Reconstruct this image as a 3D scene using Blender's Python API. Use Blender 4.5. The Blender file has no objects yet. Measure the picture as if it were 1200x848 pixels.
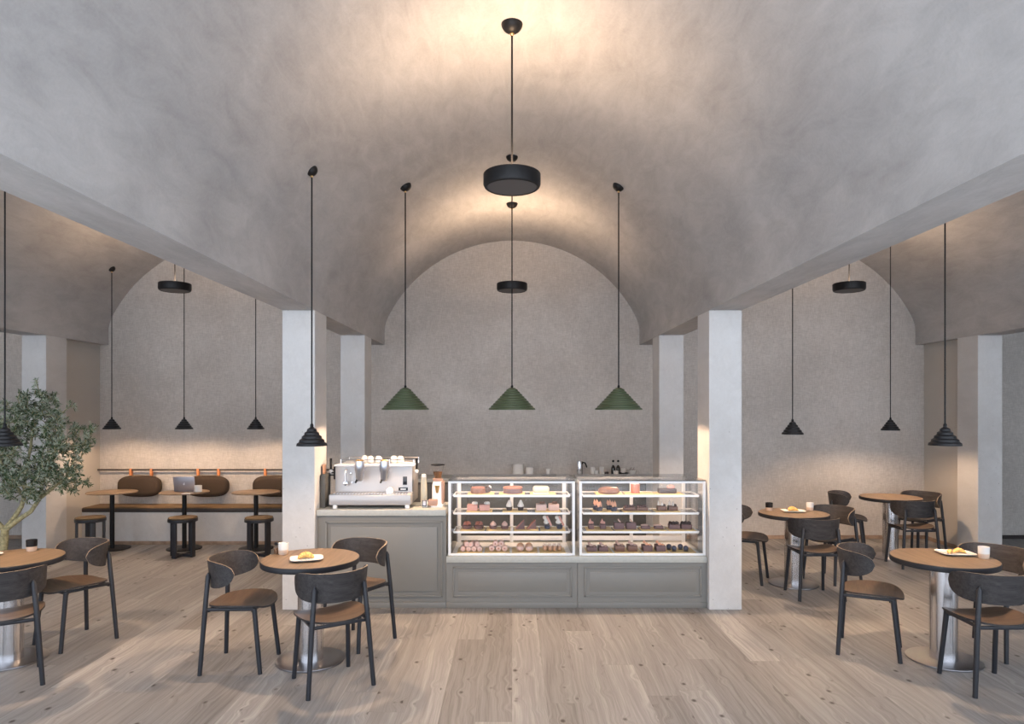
import bpy, bmesh, math, random
from mathutils import Vector, Matrix
random.seed(7)
C = bpy.context.scene.collection
PI = math.pi
EYE = 1.82

# ---------------------------------------------------------------- camera
cam_d = bpy.data.cameras.new('camera'); cam = bpy.data.objects.new('camera', cam_d); C.objects.link(cam)
cam.location = (0, 0, EYE); cam.rotation_euler = (PI/2, 0, 0)
cam_d.sensor_width = 36; cam_d.lens = 24; cam_d.shift_y = 54.5/1200; cam_d.clip_start = .05
bpy.context.scene.camera = cam
# ---------------------------------------------------------------- daylight
SKY = 2.9
w = bpy.data.worlds.new('sky'); bpy.context.scene.world = w; w.use_nodes = True
nt = w.node_tree; bg = nt.nodes['Background']
bg.inputs['Color'].default_value = (.80, .88, 1, 1); bg.inputs['Strength'].default_value = SKY
sd = bpy.data.lights.new('sun', 'SUN'); sd.energy = 12.5; sd.color = (.92, .96, 1); sd.angle = .01
so = bpy.data.objects.new('sun', sd); C.objects.link(so); so.location = (0, 12, 20); so.rotation_euler = (-math.radians(10), 0, 0)   # added high behind the building; its bounce off the paving brightens the vaults
# ---------------------------------------------------------------- view
vs = bpy.context.scene.view_settings
vs.view_transform = 'Standard'; vs.look = 'None'; vs.gamma = 1; vs.use_curve_mapping = False; vs.exposure = 0.0
WARM = (1, .68, .44)
DISC_W, PEND_W, GREEN_W, CASE_W = 25, 44, 60, .9

# ---------------------------------------------------------------- materials
def newmat(name):
    m = bpy.data.materials.new(name); m.use_nodes = True
    n = m.node_tree.nodes; l = m.node_tree.links
    return m, n, l, n['Principled BSDF']
def plain(name, col, rough=.5, metal=0, bump=0, scale=200, var=.06, emit=None, es=0, spec=None):
    """solid colour with a slight procedural unevenness"""
    m, n, l, b = newmat(name)
    b.inputs['Roughness'].default_value = rough; b.inputs['Metallic'].default_value = metal
    if spec is not None: b.inputs['Specular IOR Level'].default_value = spec
    tc = n.new('ShaderNodeTexCoord'); no = n.new('ShaderNodeTexNoise'); no.inputs['Scale'].default_value = scale
    no.inputs['Detail'].default_value = 4
    l.new(tc.outputs['Object'], no.inputs['Vector'])
    r = n.new('ShaderNodeValToRGB'); e = r.color_ramp.elements
    e[0].position = .3; e[1].position = .7
    e[0].color = tuple(c*(1-var) for c in col)+(1,); e[1].color = tuple(min(1, c*(1+var)) for c in col)+(1,)
    l.new(no.outputs['Fac'], r.inputs['Fac']); l.new(r.outputs['Color'], b.inputs['Base Color'])
    if bump:
        bp = n.new('ShaderNodeBump'); bp.inputs['Strength'].default_value = bump; bp.inputs['Distance'].default_value = .002
        l.new(no.outputs['Fac'], bp.inputs['Height']); l.new(bp.outputs['Normal'], b.inputs['Normal'])
    if emit:
        b.inputs['Emission Color'].default_value = emit+(1,); b.inputs['Emission Strength'].default_value = es
    return m
def mth(n, l, op, a, b=None, c=None):
    x = n.new('ShaderNodeMath'); x.operation = op
    for i, v in enumerate((a, b, c)):
        if v is None: continue
        if isinstance(v, (int, float)): x.inputs[i].default_value = v
        else: l.new(v, x.inputs[i])
    return x.outputs[0]
def mapping(n, l, src, scale, rot=(0, 0, 0)):
    mp = n.new('ShaderNodeMapping'); mp.inputs['Scale'].default_value = scale; mp.inputs['Rotation'].default_value = rot
    l.new(src, mp.inputs['Vector']); return mp.outputs['Vector']
def noise(n, l, v, scale, detail=5, rough=.6, dist=0):
    x = n.new('ShaderNodeTexNoise'); x.inputs['Scale'].default_value = scale; x.inputs['Detail'].default_value = detail
    x.inputs['Roughness'].default_value = rough; x.inputs['Distortion'].default_value = dist
    if v is not None: l.new(v, x.inputs['Vector'])
    return x.outputs['Fac']
def ramp(n, l, f, stops):
    r = n.new('ShaderNodeValToRGB'); e = r.color_ramp.elements
    while len(e) < len(stops): e.new(.5)
    for i, (p, c) in enumerate(stops):
        e[i].position = p; e[i].color = (c if len(c) == 4 else tuple(c)+(1,))
    l.new(f, r.inputs['Fac']); return r.outputs['Color']
def mixc(n, l, f, a, b, mode='MIX'):
    x = n.new('ShaderNodeMix'); x.data_type = 'RGBA'; x.blend_type = mode
    if isinstance(f, (int, float)): x.inputs[0].default_value = f
    else: l.new(f, x.inputs[0])
    for i, v in ((6, a), (7, b)):
        if isinstance(v, tuple): x.inputs[i].default_value = v+(1,) if len(v) == 3 else v
        else: l.new(v, x.inputs[i])
    return x.outputs[2]
def bumpn(n, l, b, h, st, d=.01):
    bp = n.new('ShaderNodeBump'); bp.inputs['Strength'].default_value = st; bp.inputs['Distance'].default_value = d
    l.new(h, bp.inputs['Height']); l.new(bp.outputs['Normal'], b.inputs['Normal'])

def plaster(name, lo, hi, stroke=1.0, pits=0, weave=0, bump=.25):
    m, n, l, b = newmat(name); b.inputs['Roughness'].default_value = .75
    b.inputs['Specular IOR Level'].default_value = .25
    p = n.new('ShaderNodeTexCoord').outputs['Object']
    big = noise(n, l, p, .9, 3, .5, .6)
    mid = noise(n, l, mapping(n, l, p, (1.5, .45, 1.1), (.5, .4, .8)), 6, 8, .72, .5)
    fine = noise(n, l, p, 60, 4, .6)
    f = mth(n, l, 'ADD', mth(n, l, 'MULTIPLY', big, .45), mth(n, l, 'MULTIPLY', mid, .45*stroke))
    f = mth(n, l, 'ADD', f, mth(n, l, 'MULTIPLY', fine, .12))
    h = mth(n, l, 'ADD', mid, mth(n, l, 'MULTIPLY', fine, .25))
    if weave:
        v1 = noise(n, l, mapping(n, l, p, (14, 14, 140)), 1, 3, .6)
        v2 = noise(n, l, mapping(n, l, p, (140, 14, 14)), 1, 3, .6)
        wv = mth(n, l, 'ADD', v1, v2)
        f = mth(n, l, 'ADD', f, mth(n, l, 'MULTIPLY', mth(n, l, 'SUBTRACT', wv, 1.0), weave))
        h = mth(n, l, 'ADD', h, wv)
    col = ramp(n, l, f, [(.34, lo), (.68, hi)])
    if pits:
        vo = n.new('ShaderNodeTexVoronoi'); vo.inputs['Scale'].default_value = 16; l.new(p, vo.inputs['Vector'])
        sel = mth(n, l, 'LESS_THAN', vo.outputs['Distance'], .07)
        keep = mth(n, l, 'GREATER_THAN', noise(n, l, p, 9, 2), .56)
        sp = mth(n, l, 'MULTIPLY', mth(n, l, 'MULTIPLY', sel, keep), pits)
        col = mixc(n, l, sp, col, tuple(c*.45 for c in lo))
    l.new(col, b.inputs['Base Color'])
    bumpn(n, l, b, h, bump, .01)
    return m

M = {}
M['ceil'] = plaster('troweled_plaster', (.295, .288, .285), (.475, .465, .46), 1.15, bump=.3)
M['backwall'] = plaster('woven_wall_finish', (.44, .41, .38), (.62, .585, .55), .8, weave=.55, bump=.2)
M['sidewall'] = plaster('smooth_wall_paint', (.48, .45, .41), (.56, .53, .49), .4, bump=.05)
M['pillar'] = plaster('pale_concrete', (.50, .49, .48), (.66, .655, .65), .8, pits=.8, bump=.12)
M['paving'] = plaster('pale_stone_paving', (.74, .76, .80), (.84, .86, .90), 1, bump=.1)  # kept very pale so it reflects daylight indoors
M['base'] = plain('baseboard_wood', (.30, .21, .15), .5, scale=12, var=.3)

def floor_mat():
    m, n, l, b = newmat('knotty_oak_planks')
    p = n.new('ShaderNodeTexCoord').outputs['Object']
    sx = n.new('ShaderNodeSeparateXYZ'); l.new(p, sx.inputs[0])
    W, Ln = .215, 2.2
    xr = mth(n, l, 'DIVIDE', sx.outputs[0], W); row = mth(n, l, 'FLOOR', xr); fx = mth(n, l, 'FRACT', xr)
    wn = n.new('ShaderNodeTexWhiteNoise'); wn.noise_dimensions = '1D'; l.new(row, wn.inputs['W'])
    yr = mth(n, l, 'ADD', mth(n, l, 'DIVIDE', sx.outputs[1], Ln), mth(n, l, 'MULTIPLY', wn.outputs['Value'], 7.3))
    colu = mth(n, l, 'FLOOR', yr); fy = mth(n, l, 'FRACT', yr)
    cb = n.new('ShaderNodeCombineXYZ'); l.new(row, cb.inputs[0]); l.new(colu, cb.inputs[1])
    wn2 = n.new('ShaderNodeTexWhiteNoise'); wn2.noise_dimensions = '3D'; l.new(cb.outputs[0], wn2.inputs['Vector']); rv = wn2.outputs['Value']
    ex = mth(n, l, 'MULTIPLY', mth(n, l, 'MINIMUM', fx, mth(n, l, 'SUBTRACT', 1, fx)), W)
    ey = mth(n, l, 'MULTIPLY', mth(n, l, 'MINIMUM', fy, mth(n, l, 'SUBTRACT', 1, fy)), Ln)
    mort = mth(n, l, 'SUBTRACT', 1, mth(n, l, 'MINIMUM', mth(n, l, 'DIVIDE', mth(n, l, 'MINIMUM', ex, ey), .0022), 1))
    # plank-shifted coordinates
    sh = n.new('ShaderNodeCombineXYZ'); l.new(mth(n, l, 'MULTIPLY', rv, 17), sh.inputs[0]); l.new(mth(n, l, 'MULTIPLY', rv, 31), sh.inputs[1])
    va = n.new('ShaderNodeVectorMath'); va.operation = 'ADD'; l.new(p, va.inputs[0]); l.new(sh.outputs[0], va.inputs[1]); q = va.outputs[0]
    warp = noise(n, l, mapping(n, l, q, (3.2, .75, 1)), 1, 2, .4)
    # knots
    vo = n.new('ShaderNodeTexVoronoi'); vo.inputs['Scale'].default_value = 1; l.new(mapping(n, l, q, (7.5, 5.2, 1)), vo.inputs['Vector'])
    d = vo.outputs['Distance']
    kn = ramp(n, l, d, [(.06, (1, 1, 1)), (.15, (0, 0, 0))])
    ring = mth(n, l, 'SMOOTH_MIN', d, .4, .2)
    # grain
    gx = n.new('ShaderNodeCombineXYZ'); sq = n.new('ShaderNodeSeparateXYZ'); l.new(q, sq.inputs[0])
    l.new(mth(n, l, 'ADD', mth(n, l, 'MULTIPLY', sq.outputs[0], 34), mth(n, l, 'ADD', mth(n, l, 'MULTIPLY', warp, 6), mth(n, l, 'MULTIPLY', ring, -4))), gx.inputs[0])
    l.new(mth(n, l, 'MULTIPLY', sq.outputs[1], .55), gx.inputs[1])
    g1 = noise(n, l, gx.outputs[0], 1, 5, .65)
    g2 = noise(n, l, mapping(n, l, q, (170, 4, 1)), 1, 3, .6)
    blot = noise(n, l, mapping(n, l, q, (2.2, .7, 1)), 1, 3, .5)
    f = mth(n, l, 'ADD', mth(n, l, 'MULTIPLY', g1, .58), mth(n, l, 'MULTIPLY', g2, .22))
    f = mth(n, l, 'ADD', f, mth(n, l, 'MULTIPLY', blot, .20))
    f = mth(n, l, 'ADD', f, mth(n, l, 'MULTIPLY', mth(n, l, 'SUBTRACT', rv, .5), .20))
    col = ramp(n, l, f, [(.30, (.135, .127, .121)), (.44, (.225, .214, .207)), (.56, (.29, .279, .27)), (.70, (.42, .405, .39))])
    ksel = mth(n, l, 'GREATER_THAN', noise(n, l, mapping(n, l, q, (3.1, 1.9, 1)), 1, 1), .42)
    col = mixc(n, l, mth(n, l, 'MULTIPLY', mth(n, l, 'MULTIPLY', kn, ksel), .95), col, (.045, .034, .028))
    col = mixc(n, l, mth(n, l, 'MULTIPLY', mort, .45), col, (.12, .10, .085))
    l.new(col, b.inputs['Base Color']); b.inputs['Roughness'].default_value = .5; b.inputs['Specular IOR Level'].default_value = .3
    bumpn(n, l, b, mth(n, l, 'SUBTRACT', g1, mth(n, l, 'MULTIPLY', mort, 1.5)), .15, .003)
    return m
M['floor'] = floor_mat()

def wood(name, lo, hi, rough=.45, sc=(2.5, 45, 45), spec=.4):
    m, n, l, b = newmat(name)
    p = n.new('ShaderNodeTexCoord').outputs['Object']
    g = noise(n, l, mapping(n, l, p, sc), 1, 5, .65, .5)
    g2 = noise(n, l, mapping(n, l, p, tuple(s*4 for s in sc)), 1, 3, .6)
    f = mth(n, l, 'ADD', mth(n, l, 'MULTIPLY', g, .75), mth(n, l, 'MULTIPLY', g2, .25))
    l.new(ramp(n, l, f, [(.32, lo), (.68, hi)]), b.inputs['Base Color'])
    b.inputs['Roughness'].default_value = rough; b.inputs['Specular IOR Level'].default_value = spec
    bumpn(n, l, b, g, .1, .002)
    return m
M['seat'] = wood('brown_stained_seat_wood', (.055, .036, .024), (.125, .080, .052), .45)
M['shell'] = wood('charcoal_stained_veneer', (.016, .015, .016), (.055, .050, .050), .48, spec=.3)
M['ply'] = wood('plywood_edge', (.16, .12, .085), (.26, .20, .15), .5)
M['leg'] = plain('dark_leg_lacquer', (.020, .021, .026), .42, spec=.35)
M['tabletop'] = wood('walnut_table_veneer', (.105, .072, .047), (.225, .160, .105), .42, (42, 2.2, 42))
M['edge'] = plain('black_table_edge', (.018, .019, .023), .45, spec=.35)
M['steel'] = plain('brushed_steel', (.72, .72, .74), .22, 1, scale=8, var=.03)
M['steeldark'] = plain('dark_steel_plate', (.30, .295, .31), .32, 1, scale=8)
M['black'] = plain('black_metal', (.010, .010, .011), .45, spec=.22)
M['blackmat'] = plain('black_powder_coat', (.016, .016, .018), .45, spec=.3)
M['green'] = plain('green_enamel', (.065, .088, .045), .40)
M['inner'] = plain('white_shade_lining', (.75, .72, .66), .5)
M['led'] = plain('glowing_light_strip', (1, .95, .9), .5, emit=(1, .92, .84), es=6)  # glow of the strips added to brighten the cases
M['bulb'] = plain('glowing_bulb', (1, .85, .6), .5, emit=(1, .72, .42), es=12)
M['upglow'] = plain('lit_diffuser', (1, .85, .6), .5, emit=(1, .70, .40), es=6)
M['diff'] = plain('grey_lamp_underside', (.085, .08, .08), .6)
M['cab'] = plain('grey_green_cabinet_paint', (.195, .19, .175), .45, var=.02)
M['cabdark'] = plain('dark_grey_cabinet_paint', (.085, .085, .08), .5, var=.02)
M['slab'] = plain('pale_stone_worktop', (.42, .425, .395), .35, scale=40, var=.05)
M['white'] = plain('white_enamel', (.84, .84, .84), .3, var=.01)
M['offwhite'] = plain('satin_white_metal', (.43, .415, .41), .28, .25, var=.02)
M['porc'] = plain('white_porcelain', (.72, .71, .69), .2, var=.01)
M['chrome'] = plain('chrome', (.80, .81, .84), .10, 1, var=.01)
M['cork'] = plain('raw_clay', (.62, .47, .36), .7)
M['cushion'] = plain('brown_cushion_fabric', (.040, .025, .015), .85, bump=.4, scale=500)
M['benchtop'] = plain('tan_bench_upholstery', (.125, .080, .038), .75, bump=.3, scale=300)
M['benchdark'] = plain('dark_bench_edge', (.035, .028, .026), .6)
M['leather'] = plain('orange_leather', (.62, .24, .09), .5)
M['laptop'] = plain('grey_aluminium', (.40, .39, .43), .35, .6, var=.02)
M['logo'] = plain('pale_logo_mark', (.85, .85, .88), .3)
M['screen'] = plain('dark_screen', (.02, .022, .028), .15)
M['gunsteel'] = plain('blue_grey_steel', (.58, .62, .70), .32, 1, var=.02)
M['brass'] = plain('brass', (.75, .50, .22), .3, 1)
M['gold'] = plain('gold_cake_card', (.66, .50, .24), .45)
M['cream'] = plain('whipped_cream', (.74, .70, .66), .5)
M['ivory'] = plain('ivory_glaze', (.50, .46, .35), .35)
M['choc'] = plain('milk_chocolate', (.16, .075, .05), .4)
M['dchoc'] = plain('dark_chocolate', (.045, .028, .026), .35)
M['plum'] = plain('plum_sponge', (.15, .085, .085), .6, bump=.4)
M['pink'] = plain('pink_sponge', (.62, .33, .28), .6, bump=.3)
M['palepink'] = plain('pale_pink_mousse', (.62, .43, .38), .55)
M['peach'] = plain('peach_pastry', (.60, .36, .24), .55, scale=60, var=.25)
M['coral'] = plain('coral_sugar_flame', (.85, .45, .30), .5)
M['redbrown'] = plain('red_brown_glaze', (.34, .13, .09), .35)
M['blue'] = plain('blue_black_glaze', (.06, .065, .10), .3)
M['pastry'] = plain('golden_flaky_pastry', (.74, .42, .13), .55, bump=.8, scale=70, var=.45)
M['bean'] = plain('roasted_coffee_beans', (.16, .075, .03), .4, bump=1, scale=160, var=.6)
M['pot'] = plain('grey_clay_pot', (.35, .33, .31), .8, scale=20)
M['soil'] = plain('dark_soil', (.06, .045, .03), .95, bump=1, scale=80)
M['bark'] = plain('olive_bark', (.26, .235, .13), .85, bump=1, scale=45, var=.4)
M['copper'] = plain('rose_brown_plastic', (.42, .25, .18), .35)
M['amber'] = plain('dark_bottle_glass', (.015, .012, .01), .12)

def glassmat(name, tint=(1, 1, 1), f=.08, extra=.0):
    m = bpy.data.materials.new(name); m.use_nodes = True
    n = m.node_tree.nodes; l = m.node_tree.links; n.clear()
    o = n.new('ShaderNodeOutputMaterial'); t = n.new('ShaderNodeBsdfTransparent'); g = n.new('ShaderNodeBsdfGlossy')
    t.inputs['Color'].default_value = tint+(1,); g.inputs['Roughness'].default_value = .02
    ge = n.new('ShaderNodeNewGeometry'); dt = n.new('ShaderNodeVectorMath'); dt.operation = 'DOT_PRODUCT'
    l.new(ge.outputs['Incoming'], dt.inputs[0]); l.new(ge.outputs['Normal'], dt.inputs[1])
    c1 = mth(n, l, 'SUBTRACT', 1, mth(n, l, 'ABSOLUTE', dt.outputs['Value']))
    fac = mth(n, l, 'ADD', mth(n, l, 'MULTIPLY', mth(n, l, 'POWER', c1, 5), .7), .012+extra)
    mx = n.new('ShaderNodeMixShader'); l.new(fac, mx.inputs[0]); l.new(t.outputs[0], mx.inputs[1]); l.new(g.outputs[0], mx.inputs[2])
    l.new(mx.outputs[0], o.inputs[0]); return m
M['glass'] = glassmat('clear_glass')
M['topglass'] = glassmat('top_glass', (.93, .93, .93), extra=.10)
def leafmat():
    m, n, l, b = newmat('olive_leaf')
    g = n.new('ShaderNodeNewGeometry'); p = n.new('ShaderNodeTexCoord').outputs['Object']
    top = ramp(n, l, noise(n, l, p, 9, 2), [(.35, (.025, .055, .020)), (.65, (.075, .125, .05))])
    col = mixc(n, l, g.outputs['Backfacing'], top, (.33, .37, .28))
    l.new(col, b.inputs['Base Color']); b.inputs['Roughness'].default_value = .4
    return m
M['leaf'] = leafmat()

# ---------------------------------------------------------------- mesh helpers
class MB:
    def __init__(s): s.b = bmesh.new(); s.mi = 0
    def _tag(s, before):
        for f in s.b.faces:
            if f not in before: f.material_index = s.mi
    def box(s, c, d, rot=None, bev=0, seg=2):
        t = bmesh.new(); bmesh.ops.create_cube(t, size=1)
        bmesh.ops.scale(t, vec=d, verts=t.verts)
        if bev: bmesh.ops.bevel(t, geom=t.edges[:], offset=min(bev, .49*min(d)), segments=seg, affect='EDGES', profile=.5)
        return s.add(t, c, rot)
    def add(s, t, c=(0, 0, 0), rot=None):
        mt = Matrix.Translation(c)
        if rot is not None: mt = mt @ (rot if isinstance(rot, Matrix) else Matrix.Rotation(rot, 4, 'Z'))
        bmesh.ops.transform(t, matrix=mt, verts=t.verts)
        me = bpy.data.meshes.new('t'); t.to_mesh(me); t.free()
        n0 = len(s.b.faces); s.b.from_mesh(me); bpy.data.meshes.remove(me)
        s.b.faces.ensure_lookup_table()
        for f in s.b.faces[n0:]: f.material_index = s.mi
        return s
    def lathe(s, prof, c=(0, 0, 0), n=32, rot=None, close=False, sx=1, sy=1):
        t = bmesh.new(); rings = []
        for r, z in prof:
            if r < 1e-6: rings.append([t.verts.new((0, 0, z))])
            else: rings.append([t.verts.new((r*math.cos(2*PI*i/n)*sx, r*math.sin(2*PI*i/n)*sy, z)) for i in range(n)])
        pr = list(zip(rings, rings[1:]))
        if close: pr.append((rings[-1], rings[0]))
        for a, b in pr:
            for i in range(n):
                j = (i+1) % n
                if len(a) == 1 and len(b) == 1: continue
                if len(a) == 1: t.faces.new((a[0], b[j], b[i]))
                elif len(b) == 1: t.faces.new((a[i], a[j], b[0]))
                else: t.faces.new((a[i], a[j], b[j], b[i]))
        bmesh.ops.recalc_face_normals(t, faces=t.faces)
        return s.add(t, c, rot)
    def cyl(s, c, r, h, n=32, bev=0, rot=None):
        if bev: p = [(0, 0), (r-bev, 0), (r-bev*.3, bev*.3), (r, bev), (r, h-bev), (r-bev*.3, h-bev*.3), (r-bev, h), (0, h)]
        else: p = [(0, 0), (r, 0), (r, h), (0, h)]
        return s.lathe(p, c, n, rot)
    def tube(s, pts, rad, n=12, caps=True):
        pts = [Vector(p) for p in pts]; t = bmesh.new(); rings = []
        if not isinstance(rad, (list, tuple)): rad = [rad]*len(pts)
        up = Vector((0, 0, 1)); prev = None
        for i, p in enumerate(pts):
            d = (pts[min(i+1, len(pts)-1)]-pts[max(i-1, 0)]).normalized()
            if prev is None:
                a = d.cross(up) if abs(d.z) < .95 else d.cross(Vector((1, 0, 0)))
            else: a = prev-d*prev.dot(d)
            a.normalize(); bb = d.cross(a); prev = a
            rings.append([t.verts.new(p+(a*math.cos(2*PI*k/n)+bb*math.sin(2*PI*k/n))*rad[i]) for k in range(n)])
        for a, b in zip(rings, rings[1:]):
            for k in range(n): t.faces.new((a[k], a[(k+1) % n], b[(k+1) % n], b[k]))
        if caps: t.faces.new(rings[0]); t.faces.new(rings[-1])
        bmesh.ops.recalc_face_normals(t, faces=t.faces)
        return s.add(t)
    def ball(s, c, r, sc=(1, 1, 1), n=16, rot=None):
        t = bmesh.new(); bmesh.ops.create_uvsphere(t, u_segments=n, v_segments=max(8, n//2), radius=r)
        bmesh.ops.scale(t, vec=sc, verts=t.verts)
        return s.add(t, c, rot)
    def prism(s, poly, z0, z1, c=(0, 0, 0), rot=None, bev=0):
        t = bmesh.new(); a = [t.verts.new((x, y, z0)) for x, y in poly]
        f = t.faces.new(a); r = bmesh.ops.extrude_face_region(t, geom=[f])
        bmesh.ops.translate(t, vec=(0, 0, z1-z0), verts=[v for v in r['geom'] if isinstance(v, bmesh.types.BMVert)])
        bmesh.ops.recalc_face_normals(t, faces=t.faces)
        if bev: bmesh.ops.bevel(t, geom=t.edges[:], offset=bev, segments=2, affect='EDGES', profile=.5)
        return s.add(t, c, rot)
    def build(s, name, mat, parent=None, loc=(0, 0, 0), smooth=True, ang=35):
        me = bpy.data.meshes.new(name)
        if smooth:
            for f in s.b.faces: f.smooth = True
            for e in s.b.edges:
                if len(e.link_faces) == 2 and e.calc_face_angle(0) > math.radians(ang): e.smooth = False
        s.b.to_mesh(me); s.b.free()
        for k in (mat if isinstance(mat, (list, tuple)) else [mat]): me.materials.append(M[k])
        o = bpy.data.objects.new(name, me); C.objects.link(o); o.location = loc
        if parent: o.parent = parent
        return o
def tag(o, label, cat, group=None):
    o['label'] = label; o['category'] = cat
    if group: o['group'] = group
    return o
def thing(name, loc, label, cat, group=None, rz=0):
    o = bpy.data.objects.new(name, None); C.objects.link(o); o.location = loc; o.rotation_euler = (0, 0, rz)
    o.empty_display_size = .1
    return tag(o, label, cat, group)
def struct(o): o['kind'] = 'structure'; return o
def dup(root, loc, label, rz=None, group=None):
    r = root.copy(); C.objects.link(r); r.location = loc; r['label'] = label
    if rz is not None: r.rotation_euler = (0, 0, rz)
    if group: r['group'] = group
    for ch in list(root.children):
        c = ch.copy(); C.objects.link(c); c.parent = r
        for g in list(ch.children):
            d = g.copy(); C.objects.link(d); d.parent = c
    return r

# ================================================================ SETTING
HW, PW, PD = 1.783, .296, .385           # half nave, pillar width, pillar depth
Y1, Y2, YW, YF = 6.175, 8.27, 9.554, 1.2
ZB, ZS, ZA, R = 2.709, 3.0, 4.17, 1.943  # soffit, spring, apex, vault radius
SP = 2*HW+PW                             # bay spacing
def vault_profile(cx):
    pts = [(cx-HW, ZB)]
    cz = ZA-R; a0 = math.asin(HW/R); raw = []
    for i in range(6): raw.append((cx-HW, ZB+.04+(ZS-.07-ZB-.04)*i/5))
    for i in range(57):
        a = -a0+2*a0*i/56; raw.append((cx+R*math.sin(a), max(cz+R*math.cos(a), ZS)))
    for i in range(6): raw.append((cx+HW, ZB+.04+(ZS-.07-ZB-.04)*(5-i)/5))
    for k in range(2):
        raw = [raw[0]]+[((raw[i-1][0]+2*raw[i][0]+raw[i+1][0])/4, (raw[i-1][1]+2*raw[i][1]+raw[i+1][1])/4) for i in range(1, len(raw)-1)]+[raw[-1]]
    return pts+raw+[(cx+HW, ZB)]
XE = 2*SP+HW
prof = []
for k in (-2, -1, 0, 1, 2): prof += vault_profile(k*SP)
TOP = 4.5
bm = bmesh.new()
prof = [(-XE-.3, ZB)]+prof+[(XE+.3, ZB)]
ra = [bm.verts.new((x, YF, z)) for x, z in prof]; rb = [bm.verts.new((x, YW+.02, z)) for x, z in prof]
ta = [bm.verts.new((x, YF, TOP)) for x, z in prof]; tb = [bm.verts.new((x, YW+.02, TOP)) for x, z in prof]
for i in range(len(prof)-1):
    bm.faces.new((ra[i], rb[i], rb[i+1], ra[i+1])); bm.faces.new((ta[i], ta[i+1], tb[i+1], tb[i]))
    bm.faces.new((ra[i], ra[i+1], ta[i+1], ta[i])); bm.faces.new((rb[i+1], rb[i], tb[i], tb[i+1]))
bmesh.ops.recalc_face_normals(bm, faces=bm.faces)
mb = MB(); mb.b.free(); mb.b = bm
struct(mb.build('ceiling', 'ceil', ang=50))
struct(MB().box((0, 4.2, -.05), (2*XE+.8, 11.2, .1)).build('floor', 'floor', smooth=False))
struct(MB().box((0, -6.4, -.06), (2*XE+8, 10, .1)).build('floor_outside', 'paving', smooth=False))  # unseen ground, added as a bright reflector for vaults and soffits
struct(MB().box((0, YW+.1, TOP/2), (2*XE+.8, .2, TOP)).build('wall_back', 'backwall', smooth=False))
for s, nm in ((-1, 'left'), (1, 'right')):
    struct(MB().box((s*(XE+.1), (YF+YW)/2, TOP/2-.1), (.2, YW-YF, TOP-.2)).build('wall_outer_'+nm, 'sidewall', smooth=False))
    struct(MB().box((s*(5.768+.06), (Y2+PD+YW)/2, ZB/2), (.12, YW-Y2-PD, ZB)).build('wall_'+nm, 'sidewall', smooth=False))
    struct(MB().box((s*(5.768-.006), (Y2+PD+YW)/2, .025), (.012, YW-Y2-PD, .05)).build('baseboard_side_'+nm, 'base', smooth=False))
struct(MB().box((HW+PW+1.85, YW-.007, .025), (3.66, .014, .05)).build('baseboard_right', 'base', smooth=False))
struct(MB().box((7.6, YW-.007, .025), (3.2, .014, .05)).build('baseboard_outer_right', 'benchdark', smooth=False))
struct(MB().box((-7.6, YW-.007, .025), (3.2, .014, .05)).build('baseboard_outer_left', 'base', smooth=False))
k = 0
for x in (-HW-PW/2-SP, -HW-PW/2, HW+PW/2, HW+PW/2+SP):
    for y in (Y1, Y2):
        side = 'left' if x < 0 else 'right'
        k += 1
        o = MB().box((0, 0, ZB/2), (PW, PD, ZB), bev=.004, seg=1).build('pillar', 'pillar', loc=(x, y+PD/2, 0), smooth=False)
        o['kind'] = 'structure'

# ================================================================ COUNTERS
FRONT = 6.227
def P(px, Y): return (px-600)*Y/800
def Z(py, Y): return EYE-(py-478.5)*Y/800
def framed_panel(root, x0, x1, z0, z1, y, name='panel', mat='cab'):
    """recessed panel with a stepped frame on a cabinet front"""
    mb = MB(); wd = .016; dp = .012
    for a, b, c, d in ((x0, x1, z1-wd, z1), (x0, x1, z0, z0+wd), (x0, x0+wd, z0, z1), (x1-wd, x1, z0, z1)):
        mb.box(((a+b)/2, y-dp/2, (c+d)/2), (b-a, dp, d-c), bev=.004)
    i = .05
    a, b, c, d = x0+i, x1-i, z0+i, z1-i
    mb.box(((a+b)/2, y-.002, (c+d)/2), (b-a, .006, d-c), bev=.002)
    return mb.build(name, mat, root)
t = thing('counter_cabinet', (0, 0, 0), 'tall grey green panelled counter cabinet under the espresso machine', 'cabinet')
x0, x1 = -HW+.003, -.603
MB().box(((x0+x1)/2, FRONT+.25+.012, .4215), (x1-x0, .48, .843)).build('body', 'cab', t, smooth=False)
framed_panel(t, x0+.075, x1-.03, .10, .79, FRONT+.012)
MB().box(((x0+x1)/2, FRONT+.012, .026), (x1-x0, .02, .052), bev=.003).build('plinth', 'cab', t)
tag(MB().box(((x0+x1)/2-.0005, FRONT+.24, .8716), (x1-x0-.002, .52, .0565), bev=.004).build('worktop', 'slab'), 'pale stone worktop slab under the espresso machine', 'worktop')
bx0, bm_, bx1 = -.600, .597, HW-.003
for a, b, lb in ((bx0, bm_, 'low grey green panelled base cabinet under the left display case'), (bm_+.004, bx1, 'low grey green panelled base cabinet under the right display case')):
    t = thing('base_cabinet', (0, 0, 0), lb, 'cabinet', 'panelled base cabinets')
    MB().box(((a+b)/2, FRONT+.35+.012, .2075), (b-a, .70, .415)).build('body', 'cab', t, smooth=False)
    framed_panel(t, a+.06, b-.05, .10, .375, FRONT+.012)
    MB().box(((a+b)/2, FRONT+.012, .026), (b-a, .02, .052), bev=.003).build('plinth', 'cab', t)
tag(MB().box(((bx0+bx1)/2, FRONT+.355, .4435), (bx1-bx0, .73, .057), bev=.004).build('worktop', 'slab'), 'low pale stone slab carrying the two glass display cases', 'worktop')

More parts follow.
